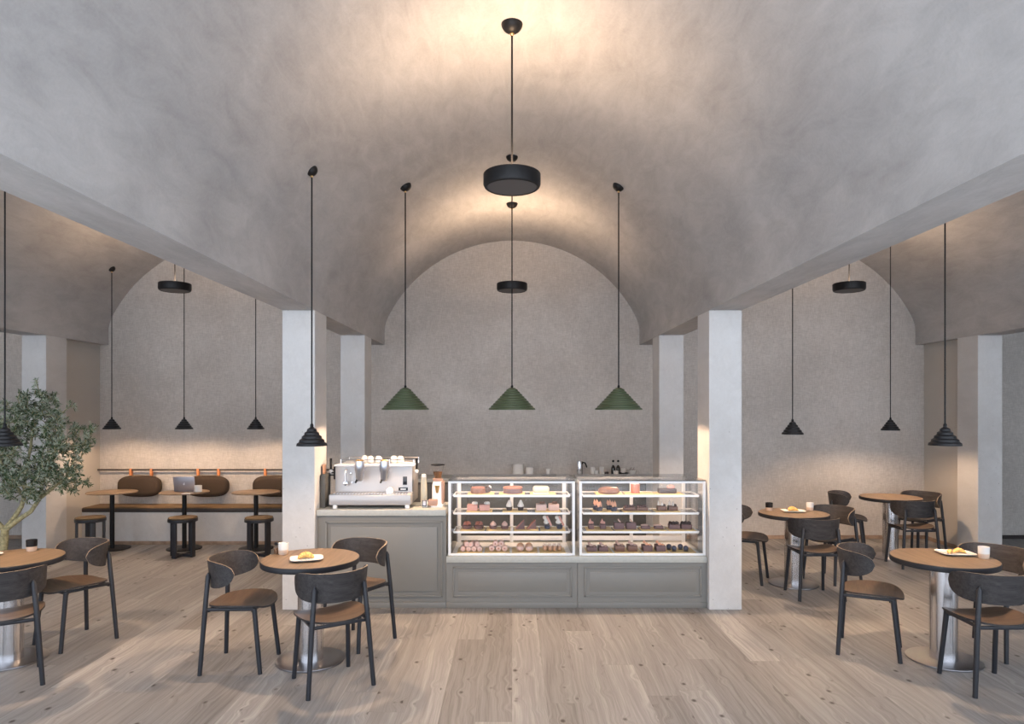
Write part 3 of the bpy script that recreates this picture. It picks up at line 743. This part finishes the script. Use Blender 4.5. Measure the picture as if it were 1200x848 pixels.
MB().tube([(.03, 0, .15), (.05, 0, .185), (.078, 0, .178), (.094, 0, .14), (.10, 0, .115)], .010, 12).build('spout', 'black', t)
def cup(px, r, h, label, y=BY, z_=BZ, mat='porc', group=None):
    return lathe_thing('cup', [(0, 0), (r*.7, 0), (r*.95, h*.4), (r, h), (r-.003, h), (r*.9, h*.4), (0, .006)], mat, px, label, 'cup', group, y, z_)
cup(694.8, .036, bh(547), 'tall white cup just right of the chrome dispenser', BY)
cup(698.2, .022, bh(550.5), 'tiny white cup in front of the tall white cup', BY-.09)
cup(705, .034, bh(546.5), 'white cup between the tiny cup and the dark jar', BY)
cup(706.2, .015, .055, 'tiny white cup just left of the dark jar', BY-.08)
lathe_thing('jar', [(0, 0), (.030, 0), (.031, .05), (.024, .058), (0, .058)], 'dchoc', 710.8, 'small dark brown jar left of the two bottles', 'jar')
f0 = None
for px, lb in ((719, 'dark glass bottle with black stopper, left one of the two'), (724.8, 'dark glass bottle with black stopper, right one of the two')):
    if f0 is None:
        f0 = thing('bottle', (bp(px), BY+.03, BZ), lb, 'bottle', 'stoppered bottles')
        MB().lathe([(0, 0), (.026, 0), (.028, .01), (.028, .10), (.022, .125), (.010, .145), (0, .145)], n=24).build('body', 'amber', f0)
        MB().lathe([(.009, .144), (.008, .185), (0, .186)], n=16).build('neck', 'glass', f0)
        MB().ball((0, 0, .20), .017, n=16).build('stopper', 'black', f0)
    else: dup(f0, (bp(px), BY+.03, BZ), lb)
cup(721.2, .038, .075, 'small white bowl-shaped cup in front of the bottles', BY-.06)
lathe_thing('bowl', [(0, 0), (.035, 0), (.066, .045), (.070, .048), (.064, .048), (.03, .008), (0, .008)], 'black', 730, 'shallow black bowl on the back counter holding a white cup', 'bowl', None, BY-.06)
cup(729.6, .034, .062, 'white cup set inside the shallow black bowl', BY-.06, BZ+.049)
t = thing('fruit_bowl', (bp(740.8), BY+.05, BZ), 'wide white bowl with dark sprigs at the right of the black bowl', 'bowl')
MB().lathe([(0, 0), (.03, 0), (.056, .03), (.067, .078), (.063, .078), (.05, .03), (0, .008)], n=32).build('bowl', 'porc', t)
b = MB()
for i in range(7): b.tube([((i-3)*.008, 0, .05), ((i-3)*.013+.01, .01*math.sin(i), .09+.012*(i % 3))], .0025, 6)
b.build('sprig', 'plum', t)

# ================================================================ LAMPS
def vz(x):
    """ceiling height under the vault containing x"""
    k_ = round(x/SP); d = x-k_*SP
    return ZA-R+math.sqrt(R*R-d*d), d
def canopy_mesh(x, r):
    z_, d = vz(x); nrm = Vector((-d, 0, -(z_-(ZA-R)))).normalized()      # into the room
    q = Vector((0, 0, 1)).rotation_difference(nrm).to_matrix().to_4x4()
    mb = MB(); p = [(0, 0)]+[(r*math.cos(a)*1.0, r*.9*math.sin(a)) for a in [i*PI/2/8 for i in range(9)]]
    mb.lathe(p[:1]+p[1:-1]+[(0, r*.9)], (0, 0, 0), 28, q)
    return mb, z_, nrm
def light(name, kind, loc, energy, size, parent, rot=(0, 0, 0), col=WARM):
    d = bpy.data.lights.new(name, kind); d.energy = energy; d.color = col
    if kind == 'AREA': d.shape = 'DISK'; d.size = size
    elif kind == 'POINT': d.shadow_soft_size = size
    o = bpy.data.objects.new(name, d); C.objects.link(o); o.location = loc; o.rotation_euler = rot; o.parent = parent
    return o
def pendant(x, y, zb, r, h, mat, ridges, label, group, power, cr):
    t = thing('pendant_lamp', (x, y, zb), label, 'lamp', group)
    po = []; tr = r*.16; nb = ridges
    for i in range(nb):
        f0_ = i/nb; f1_ = (i+1)/nb
        ra_ = r+(tr-r)*f0_; rb_ = r+(tr-r)*f1_; za = h*.96*f0_; zb_ = h*.96*f1_
        po += [(ra_, za), (ra_-(ra_-rb_)*.18, za+(zb_-za)*.66), (rb_+(ra_-rb_)*.10, zb_-.0005)]
    po += [(tr, h*.96), (tr*.75, h), (0, h)]
    inn = [(0, h*.92), (tr*.8, h*.90), (r-.006, .002)]
    sh = MB().lathe(po, n=48).build('lamp_shade', mat, t)
    MB().lathe(inn+[(r, 0)], n=48).build('shade_lining', 'inner', sh)
    MB().lathe([(0, 0), (.014, .006), (.02, .02), (.014, .036), (0, .042)], (0, 0, h*.40), 16).build('bulb', 'bulb', t)
    mb, zc, nrm = canopy_mesh(x, cr)
    c = mb.build('canopy', 'black', t, loc=(0, 0, zc-zb))
    MB().ball((0, 0, zc-zb-cr*.95), .011, n=12).build('cord_ring', 'brass', t)
    MB().tube([(0, 0, h), (0, 0, zc-zb-cr*.6)], .0055 if r < .15 else .006, 10).build('cord', 'black', t)
    MB().lathe([(0, 0), (.012, .003), (.012, .02), (.006, .03), (0, .03)], (0, 0, h-.004), 16).build('cord_grip', 'black', t)
    light('bulb_light', 'POINT', (0, 0, h*.34), power, .018, t)
    return t
for x, lb in ((-.995, 'green ribbed conical pendant lamp above the espresso machine side, leftmost of three'), (0, 'green ribbed conical pendant lamp in the middle over the counter'), (.995, 'green ribbed conical pendant lamp over the right display case')):
    pendant(x, 6.37, 1.808, .220, .205, 'green', 9, lb, 'green pendants over the counter', GREEN_W, .056)
BL = [(-1.44, 4.91, 'black ribbed cone pendant over the cafe table left of the counter'),
      (-3.64, 4.90, 'black ribbed cone pendant over the table by the olive tree'),
      (3.14, 4.95, 'black ribbed cone pendant over the large right foreground table'),
      (2.91, 7.08, 'black ribbed cone pendant above the table right behind the pillar'),
      (4.64, 8.37, 'black ribbed cone pendant over the farthest table in the right bay'),
      (-5.20, 8.87, 'black ribbed cone pendant over the bar table nearest the left corner'),
      (-4.26, 8.87, 'black ribbed cone pendant above the bar table with the laptop'),
      (-3.33, 8.87, 'black ribbed cone pendant over the bar table beside the left pillar')]
for x, y, lb in BL:
    pendant(x, y, 1.552, .108, .135, 'blackmat', 5, lb, 'black cone pendants', PEND_W*.62 if y > 8.5 else PEND_W*1.3, .044)
def disc_lamp(x, y, label):
    zb = 3.165; t = thing('disc_lamp', (x, y, zb), label, 'lamp', 'black disc ceiling lamps')
    MB().lathe([(.150, .004), (.158, 0), (.168, .006), (.175, .022), (.175, .082), (.170, .088), (.150, .088), (.150, .080), (.146, .080), (.146, .006)], n=64, close=True).build('housing', 'black', t)
    MB().cyl((0, 0, .004), .150, .006, 48).build('underside', 'diff', t)
    MB().cyl((0, 0, .072), .148, .006, 48).build('diffuser', 'upglow', t)
    MB().tube([(0, 0, .078), (0, 0, 4.12-zb)], .006, 10).build('rod', 'black', t)
    mb, zc, nrm = canopy_mesh(x, .066); mb.build('canopy', 'black', t, loc=(0, 0, zc-zb))
    MB().ball((0, 0, zc-zb-.063), .013, n=12).build('rod_ring', 'brass', t)
    light('disc_light', 'AREA', (0, 0, .092), DISC_W, .28, t, (PI, 0, 0))
disc_lamp(0, 4.17, 'large black disc lamp hanging nearest, top centre')
disc_lamp(0, 7.82, 'black disc lamp hanging deep in the central vault')
disc_lamp(-SP, 7.82, 'black disc lamp in the left vault over the bar tables')
disc_lamp(-2*SP, 7.82, 'black disc lamp in the vault beyond the left bay')  # unseen lamp added to warm the outer left wall
disc_lamp(SP, 7.82, 'black disc lamp in the right vault')

# ================================================================ CAFE TABLES
TPOS = [(-1.457, 4.94, 'round brown table with steel column standing left of the counter'),
        (-3.64, 4.94, 'round brown table with steel column by the olive tree'),
        (3.13, 4.95, 'round brown table with steel column in the right foreground'),
        (2.92, 7.08, 'round steel column table just right of the right pillar, with croissant plate'),
        (4.64, 8.37, 'empty round steel column table farthest back in the right bay')]
t = thing('cafe_table', (TPOS[0][0], TPOS[0][1], 0), TPOS[0][2], 'table', 'round cafe tables')
tp = MB().cyl((0, 0, .7325), .342, .0075, 96).build('tabletop', 'tabletop', t)
MB().cyl((0, 0, .700), .346, .0385, 96, bev=.004).build('edge_band', 'edge', tp)
MB().cyl((0, 0, .012), .090, .690, 64).build('column', 'steel', t)
MB().cyl((0, 0, 0), .244, .012, 96, bev=.003).build('base_plate', 'steeldark', t)
for x, y, lb in TPOS[1:]: dup(t, (x, y, 0), lb)

# ---------------------------------------------------------------- chairs (front = +Y)
def shell_part(root):
    NU, NV, tm = 40, 10, math.radians(100); th = .011
    bmq = bmesh.new(); outer = []; inner = []
    for i in range(NU+1):
        u = -1+2*i/NU; uu = math.copysign(abs(u)**.92, u); a = uu*tm
        hh = .096*max(1-abs(uu)**4.2, 0)**.5; hh = max(hh, .004); mid = .674+.014*uu*uu
        ro, ri = [], []
        for j in range(NV+1):
            v = -1+2*j/NV; z_ = mid+v*hh; fl = .012*v*(1-uu*uu)
            for lst, off in ((ro, 0), (ri, -th)):
                ax, ay = .236+off+fl, .215+off+fl
                lst.append(bmq.verts.new((ax*math.sin(a), -ay*math.cos(a), z_)))
        outer.append(ro); inner.append(ri)
    ed = []
    for i in range(NU):
        for j in range(NV):
            bmq.faces.new((outer[i][j], outer[i+1][j], outer[i+1][j+1], outer[i][j+1]))
            bmq.faces.new((inner[i][j+1], inner[i+1][j+1], inner[i+1][j], inner[i][j]))
        for j in (0, NV):
            f = bmq.faces.new((outer[i][j], inner[i][j], inner[i+1][j], outer[i+1][j])); ed.append(f)
    for i in (0, NU):
        for j in range(NV): ed.append(bmq.faces.new((outer[i][j], outer[i][j+1], inner[i][j+1], inner[i][j])))
    bmesh.ops.recalc_face_normals(bmq, faces=bmq.faces)
    for f in ed: f.material_index = 1
    mb = MB(); mb.b.free(); mb.b = bmq
    return mb.build('backrest', ('shell', 'ply'), root)
def seat_part(root):
    N, K, th = 48, 8, .012; bmq = bmesh.new(); rings = []
    def pt(r, a):
        ca, sa = math.cos(a), math.sin(a); n_ = 2.9
        k_ = (abs(ca)**n_+abs(sa)**n_)**(-1/n_)
        x = .226*ca*k_*r; y = .212*sa*k_*r+.012
        if y < 0: x *= 1-.10*min(1, -y/.2)
        z_ = .448+.030*(x/.226)**2-.010*max(0, (y-.13)/.09)**2+.008*max(0, (-y-.1)/.1)
        return x, y, z_
    for side in (0, 1):
        rr = []
        c0 = pt(0, 0); c = bmq.verts.new((c0[0], c0[1], c0[2]-side*th)); rr.append([c])
        for k_ in range(1, K+1):
            rr.append([bmq.verts.new((p_[0], p_[1], p_[2]-side*th)) for p_ in (pt(k_/K, 2*PI*i/N) for i in range(N))])
        rings.append(rr)
    for side, rr in enumerate(rings):
        for i in range(N):
            j = (i+1) % N; bmq.faces.new((rr[0][0], rr[1][i], rr[1][j]))
            for k_ in range(1, K): bmq.faces.new((rr[k_][i], rr[k_+1][i], rr[k_+1][j], rr[k_][j]))
    ed = [bmq.faces.new((rings[0][K][i], rings[1][K][i], rings[1][K][(i+1) % N], rings[0][K][(i+1) % N])) for i in range(N)]
    bmesh.ops.recalc_face_normals(bmq, faces=bmq.faces)
    for f in ed: f.material_index = 1
    mb = MB(); mb.b.free(); mb.b = bmq
    return mb.build('seat', ('seat', 'shell'), root)
def make_chair(loc, rz, label):
    t = thing('dining_chair', loc, label, 'chair', 'dark wooden cafe chairs', rz)
    seat_part(t); shell_part(t)
    for s in (-1, 1):
        MB().tube([(s*.190, .198, 0), (s*.168, .150, .445)], [.0150, .0168], 14).build('leg', 'leg', t)
        MB().tube([(s*.216, -.205, 0), (s*.186, -.182, .43), (s*.166, -.170, .665), (s*.164, -.168, .69)], [.0150, .0168, .0155, .004], 14).build('leg', 'leg', t)
        MB().box((s*.178, -.015, .440), (.018, .33, .022), bev=.005, rot=s*.03).build('side_rail', 'leg', t)
    MB().box((0, -.165, .428), (.355, .018, .022), bev=.005).build('rear_rail', 'leg', t)
    MB().box((0, .135, .425), (.33, .018, .022), bev=.005).build('front_rail', 'leg', t)
    return t
def ang(fx, fy): return math.atan2(-fx, fy)
A_ = [(-1.925, 4.87, 1, 0, 'dark wooden chair left of the central cafe table, facing right'),
      (-1.205, 4.55, -.55, .83, 'dark wooden chair in front of the central cafe table, seen from behind'),
      (-1.215, 5.335, -.474, -.88, 'dark wooden chair between the central cafe table and the grey counter'),
      (-3.42, 5.34, -.5, -.865, 'dark wooden chair behind the table by the olive tree'),
      (-3.385, 4.55, -.55, .83, 'dark wooden chair at the left picture edge, seen from behind'),
      (2.695, 5.14, .873, -.487, 'dark wooden chair left of the right foreground table'),
      (3.13, 4.50, 0, 1, 'dark wooden chair in the right foreground, seen from behind'),
      (3.60, 5.13, -.86, -.5, 'dark wooden chair at the right picture edge behind the foreground table'),
      (2.485, 7.27, .873, -.487, 'dark wooden chair partly hidden behind the right pillar'),
      (2.93, 6.65, 0, 1, 'dark wooden chair in front of the middle right table, seen from behind'),
      (3.385, 7.26, -.86, -.5, 'dark wooden chair right of the middle right table, brown inside'),
      (4.205, 8.56, .873, -.487, 'dark wooden chair left of the farthest right table, near the back wall'),
      (4.64, 7.93, 0, 1, 'dark wooden chair in front of the farthest right table, seen from behind'),
      (5.105, 8.55, -.86, -.5, 'dark wooden chair right of the farthest table, against the tan wall')]
ch = make_chair((A_[0][0], A_[0][1], 0), ang(A_[0][2], A_[0][3]), A_[0][4])
for x, y, fx, fy, lb in A_[1:]: dup(ch, (x, y, 0), lb, ang(fx, fy))

# ---------------------------------------------------------------- table ware
TZ = .7405
def plate(x, y, rz, label, s=.115):
    t = thing('plate', (x, y, TZ), label, 'plate', 'white square plates', rz)
    def sq(r, z_, n_=4.5, N=40):
        return [(r*math.copysign(abs(math.cos(a))**(2/n_), math.cos(a)), r*.82*math.copysign(abs(math.sin(a))**(2/n_), math.sin(a)), z_) for a in [2*PI*i/N for i in range(N)]]
    b = bmesh.new(); rs = [[b.verts.new(p_) for p_ in sq(*q)] for q in ((s*.62, 0), (s*.7, .003), (s, .014), (s, .017), (s*.72, .008), (s*.5, .006))]
    for a_, c_ in zip(rs, rs[1:]):
        for i in range(40): b.faces.new((a_[i], a_[(i+1) % 40], c_[(i+1) % 40], c_[i]))
    b.faces.new(rs[0]); b.faces.new(rs[-1]); bmesh.ops.recalc_face_normals(b, faces=b.faces)
    mb = MB(); mb.b.free(); mb.b = b; mb.build('dish', 'porc', t, ang=60)
    MB().box((0, 0, .002), (s*1.0, s*.8, .003)).build('foot', 'black', t)  # thin black slab at the bottom of the dish
    return t
def croissant(x, y, rz, label, sc=1, group='pastries on plates'):
    t = thing('croissant', (x, y, TZ+.009), label, 'pastry', group, rz)
    mb = MB(); n_ = 9
    for i in range(n_):
        u = -1+2*i/(n_-1); a = u*1.15; r = .024*(1-.62*abs(u)**1.6)*sc
        mb.ball((.045*sc*math.sin(a)*1.15, .045*sc*math.cos(a)-.032*sc, r*.95), r, (.75, 1.2, 1), 14, Matrix.Rotation(-a, 4, 'Z'))
    mb.build('crust', 'pastry', t)
    return t
def twotone_cup(x, y, label, top, bot, z_=TZ, r=.037, h=.085):
    t = thing('cup', (x, y, z_), label, 'cup', 'two tone clay cups')
    MB().lathe([(0, 0), (r*.8, 0), (r*.9, h*.08), (r*.97, h*.42), (0, h*.42)], n=28).build('lower_body', bot, t)
    MB().lathe([(r*.975, h*.42), (r*1.01, h), (r*.93, h), (r*.88, h*.45), (0, h*.43)], n=28).build('upper_body', top, t)
    return t
plate(-1.465, 4.87, .32, 'white square plate with pastry on the central cafe table')
croissant(-1.475, 4.885, .3, 'golden croissant on the plate of the central cafe table')
twotone_cup(-1.695, 5.06, 'white cup with clay coloured foot on the central cafe table', 'porc', 'cork')
t = thing('shaker', (-1.757, 5.09, TZ), 'small glass shaker beside the white cup, central cafe table', 'shaker')
MB().lathe([(0, 0), (.018, 0), (.018, .05), (.012, .062), (0, .062)], n=20).build('jar', 'glass', t); MB().lathe([(0, .001), (.015, .001), (.015, .04), (0, .04)], n=20).build('spice', 'bean', t)
MB().lathe([(.012, .062), (.015, .066), (.014, .082), (0, .086)], n=20).build('cap', 'black', t)
plate(-3.865, 4.98, -.2, 'white square plate on the table by the olive tree')
croissant(-3.89, 4.98, .5, 'golden croissant on the plate by the olive tree')
twotone_cup(-3.645, 5.18, 'black rimmed clay cup on the table by the olive tree', 'black', 'cork')
plate(3.285, 5.06, -.12, 'white square plate with two small pastries, right foreground table', .12)
croissant(3.325, 5.075, -.3, 'right one of two small pastries on the right foreground plate', .75)
croissant(3.25, 5.055, .5, 'left one of two small pastries on the right foreground plate', .62)
twotone_cup(3.40, 4.92, 'white cup with clay foot at the edge of the right foreground table', 'porc', 'cork')
plate(2.94, 7.14, -.12, 'white square plate with croissant on the middle right table')
croissant(2.94, 7.15, .1, 'golden croissant on the middle right table')
twotone_cup(2.72, 7.22, 'black rimmed clay cup on the middle right table', 'black', 'cork')
twotone_cup(3.155, 7.23, 'white cup with clay foot on the middle right table', 'porc', 'cork')

# ================================================================ LEFT NOOK
XB = -5.768
bxr = -HW-PW
bl = abs(XB-bxr)
t = thing('wall_bench', ((XB+bxr)/2, 9.35, 0), 'long built in bench with tan seat along the back wall of the left bay', 'bench')
MB().box((0, 0, .215), (bl-.004, .395, .43)).build('plinth', 'pillar', t, smooth=False)
MB().box((0, -.002, .455), (bl-.004, .402, .050), bev=.006).build('seat_edge', 'benchdark', t)
MB().box((0, .001, .484), (bl-.006, .396, .012), bev=.005).build('seat_pad', 'benchtop', t)
MB().box((0, -.2035, .022), (bl-.006, .010, .044), bev=.001).build('skirting', 'base', t)
t = thing('wall_rail', ((XB+bxr)/2, 9.50, .968), 'thin dark rail on the wall above the cushions', 'rail')
MB().tube([(-bl/2+.003, 0, 0), (bl/2-.003, 0, 0)], .011, 12).build('rail', 'benchdark', t)
for q in range(4): MB().tube([(-bl/2+.25+q*1.05, 0, 0), (-bl/2+.25+q*1.05, .053, 0)], .008, 8).build('bracket', 'benchdark', t)
f0 = None
for i, (x, lb) in enumerate(((-5.16, 'brown oval back cushion hung from the rail, leftmost of three'), (-4.225, 'brown oval back cushion hung behind the laptop'), (-3.29, 'brown oval back cushion hung beside the left pillar'))):
    if f0 is None:
        f0 = thing('back_cushion', (x, 9.475, .745), lb, 'cushion', 'oval back cushions')
        mb = MB(); b = bmesh.new(); rs = []
        def ov(a, b_, y, N=56):
            out = []
            for k_ in range(N):
                th = 2*PI*k_/N; c_, s_ = math.cos(th), math.sin(th)
                out.append((a*math.copysign(abs(c_)**.68, c_), y, b_*math.copysign(abs(s_)**.68, s_)))
            return out
        for a, b_, y in ((.24, .09, -.058), (.275, .125, -.054), (.297, .145, -.035), (.302, .15, -.01), (.295, .143, .02), (.25, .1, .028)): rs.append([b.verts.new(p_) for p_ in ov(a, b_, y)])
        for a_, c_ in zip(rs, rs[1:]):
            for k_ in range(56): b.faces.new((a_[k_], a_[(k_+1) % 56], c_[(k_+1) % 56], c_[k_]))
        b.faces.new(rs[0]); b.faces.new(rs[-1]); bmesh.ops.recalc_face_normals(b, faces=b.faces)
        mb.b.free(); mb.b = b; mb.build('pad', 'cushion', f0, ang=60)
        for s in (-1, 1):
            m2 = MB(); m2.box((s*.143, .01, .185), (.030, .006, .10), bev=.001); m2.box((s*.143, .040, .185), (.030, .006, .10), bev=.001); m2.box((s*.143, .025, .236), (.030, .036, .005), bev=.001)
            m2.build('strap', 'leather', f0)
    else: dup(f0, (x, 9.475, .745), lb)
f0 = None
for x, lb in ((-5.195, 'thin topped black post bar table nearest the left corner'), (-4.257, 'thin topped black post bar table carrying the laptop'), (-3.325, 'thin topped black post bar table beside the left pillar')):
    if f0 is None:
        f0 = thing('bar_table', (x, 8.87, 0), lb, 'table', 'slim bistro tables')
        tp = MB().cyl((0, 0, .728), .30, .012, 72, bev=.003).build('tabletop', 'tabletop', f0)
        MB().cyl((0, 0, .012), .028, .716, 32).build('post', 'black', f0)
        MB().cyl((0, 0, 0), .215, .012, 64, bev=.003).build('base_plate', 'black', f0)
        MB().cyl((0, 0, .716), .09, .012, 32).build('mounting_plate', 'black', tp)
    else: dup(f0, (x, 8.87, 0), lb)
f0 = None
for x, rz, lb in ((-5.20, .72, 'low round stool with tan seat nearest the left wall'), (-4.06, -.25, 'low round stool with tan seat in front of the laptop table'), (-3.12, -.5, 'low round stool with tan seat next to the left pillar')):
    if f0 is None:
        f0 = thing('stool', (x, 8.42, 0), lb, 'stool', 'round seat stools', rz)
        MB().cyl((0, 0, .468), .166, .016, 64, bev=.006).build('seat_pad', 'benchtop', f0)
        MB().cyl((0, 0, .430), .172, .037, 64, bev=.004).build('seat_frame', 'leg', f0)
        for q in range(4):
            a = q*PI/2
            MB().box((.146*math.cos(a), .146*math.sin(a), .216), (.026, .062, .431), rot=a, bev=.002).build('leg', 'leg', f0)
        MB().box((0, 0, .018), (.270, .030, .032), bev=.002).build('stretcher', 'leg', f0)
        MB().box((0, 0, .018), (.030, .270, .0315), bev=.002).build('stretcher', 'leg', f0)
    else: dup(f0, (x, 8.42, 0), lb, rz)
t = thing('laptop', (-4.25, 8.86, .7405), 'open grey laptop seen from its lid, on the middle bar table', 'laptop', None, .05)
MB().box((0, .10, .008), (.27, .19, .014), bev=.004).build('base', 'laptop', t)
rl = Matrix.Rotation(.16, 4, 'X')
ld = MB().box((0, -.012, .104), (.27, .007, .19), rot=rl, bev=.003).build('lid', 'laptop', t)
b = MB(); b.cyl((0, -.0175, .100), .011, .003, 20, rot=Matrix.Rotation(PI/2+.16, 4, 'X')); b.ball((.004, -.018, .117), .004, (1, .5, 1.4), 8)
b.build('logo', 'logo', ld)
MB().box((0, .003, .104), (.25, .001, .168), rot=rl).build('screen', 'screen', ld)
tag(MB().lathe([(0, 0), (.038, 0), (.046, .01), (.046, .09), (.042, .09), (.04, .01), (0, .008)], n=28).build('cup', 'porc', loc=(-4.045, 8.80, .7405)), 'white cup right of the laptop on the bar table', 'cup')
tag(MB().box((0, 0, .003), (.10, .12, .006), bev=.001).build('napkin', 'porc', loc=(-4.125, 8.68, .7405)), 'flat white slip lying between laptop and cup', 'napkin')

# ================================================================ OLIVE TREE
random.seed(21)
TX, TY = -4.76, 6.35
t = thing('olive_tree', (TX, TY, 0), 'potted olive tree with silvery green leaves at the left picture edge', 'tree')
MB().lathe([(0, 0), (.13, 0), (.15, .02), (.175, .36), (.185, .38), (.185, .40), (.168, .40), (.16, .36), (0, .35)], n=48).build('pot', 'pot', t)
MB().lathe([(0, .375), (.08, .372), (.163, .362), (.16, .352), (0, .352)], n=32).build('soil', 'soil', t)
segs = []
mb = MB()
trunk = [(0, 0, .36), (.02, .0, .48), (.045, -.01, .60), (.05, -.01, .70)]
mb.tube(trunk, [.045, .038, .034, .032], 12)
limbs = [[(.05, -.01, .69), (.16, 0, .78), (.27, .02, .86), (.34, .03, .97), (.36, .05, 1.12), (.44, .05, 1.30), (.52, .02, 1.50)],
         [(.05, -.01, .69), (.10, .04, .80), (.16, .05, .90), (.19, .05, 1.0), (.20, .04, 1.2), (.26, .03, 1.45), (.32, 0, 1.75)],
         [(.05, -.01, .69), (-.04, -.03, .80), (-.12, -.05, .93), (-.20, -.06, 1.08), (-.28, -.05, 1.30), (-.36, -.05, 1.55)],
         [(.19, .05, 1.0), (.10, -.04, 1.18), (.04, -.08, 1.40), (.02, -.06, 1.65)],
         [(.34, .03, .97), (.50, -.02, 1.08), (.62, -.03, 1.18), (.70, -.02, 1.34)],
         [(-.12, -.05, .93), (-.30, .02, 1.02), (-.46, .06, 1.15), (-.55, .06, 1.35)]]
nodes = []
for li, lm in enumerate(limbs):
    n_ = len(lm); r0 = .025 if li < 3 else .015
    mb.tube(lm, [r0*(1-.62*i/(n_-1)) for i in range(n_)], 10)
    for i in range(2, n_):
        for f in (0, .5):
            a, b = Vector(lm[i-1]), Vector(lm[i]); nodes.append(a.lerp(b, 1-f))
mb.build('trunk', 'bark', t)
# crown outline: ellipsoids (centre, radii)
blobs = [((.30, 0, 1.52), (.34, .38, .42)), ((.34, .0, 1.78), (.17, .2, .32)), ((-.25, 0, 1.45), (.42, .42, .42)), ((.60, 0, 1.30), (.23, .26, .34)), ((.60, 0, 1.62), (.14, .18, .28)),
         ((.78, 0, 1.56), (.10, .14, .22)), ((.34, 0, 1.16), (.38, .32, .22)), ((-.10, 0, 1.15), (.42, .34, .20)), ((.05, 0, 1.70), (.3, .3, .25)), ((.84, 0, 1.56), (.06, .08, .13)), ((.52, 0, 1.76), (.05, .06, .16)), ((.70, 0, 1.10), (.14, .12, .12))]
cnt = [150, 60, 140, 75, 24, 16, 110, 95, 70, 8, 7, 9]
tw = MB(); lb_ = bmesh.new()
def leaf(p, d, L_, W_):
    d = d.normalized(); s = d.cross(Vector((random.uniform(-1, 1), random.uniform(-1, 1), random.uniform(.2, 1)))).normalized()
    up = s.cross(d)
    vs_ = [p, p+d*L_*.35+s*W_*.5+up*L_*.03, p+d*L_*.72+s*W_*.36+up*L_*.02, p+d*L_-up*L_*.04, p+d*L_*.72-s*W_*.36+up*L_*.02, p+d*L_*.35-s*W_*.5+up*L_*.03]
    lb_.faces.new([lb_.verts.new(q) for q in vs_])
for (c_, rd), n_ in zip(blobs, cnt):
    for _ in range(n_):
        v = Vector((random.gauss(0, 1), random.gauss(0, 1), random.gauss(0, 1))).normalized()*random.uniform(.45, 1.0)
        tip = Vector((c_[0]+v.x*rd[0], c_[1]+v.y*rd[1], c_[2]+v.z*rd[2]))
        base = min(nodes, key=lambda q: (q-tip).length+max(0, q.z-tip.z)*.8)
        mid = base.lerp(tip, .5)+Vector((random.uniform(-.04, .04), random.uniform(-.04, .04), random.uniform(-.02, .06)))
        q = [base, base.lerp(mid, .5), mid, mid.lerp(tip, .5)+Vector((0, 0, .01)), tip]
        tw.tube(q, [.0045, .004, .0032, .0024, .0012], 5)
        nodes.append(mid)
        total = (tip-base).length; m_ = int(18+total*75)
        for k_ in range(m_):
            f = .30+.70*k_/m_; ii = min(3, int(f*4)); pp = q[ii].lerp(q[ii+1], f*4-ii); ax = (q[ii+1]-q[ii]).normalized()
            side = ax.cross(Vector((random.uniform(-1, 1), random.uniform(-1, 1), random.uniform(-1, 1)))).normalized()
            leaf(pp, ax*random.uniform(.5, 1.1)+side*random.uniform(.6, 1.1)+Vector((0, 0, .25)), random.uniform(.028, .050), random.uniform(.007, .011))
tw.build('twigs', 'bark', t)
mb = MB(); mb.b.free(); mb.b = lb_; mb.build('foliage', 'leaf', t, smooth=False)
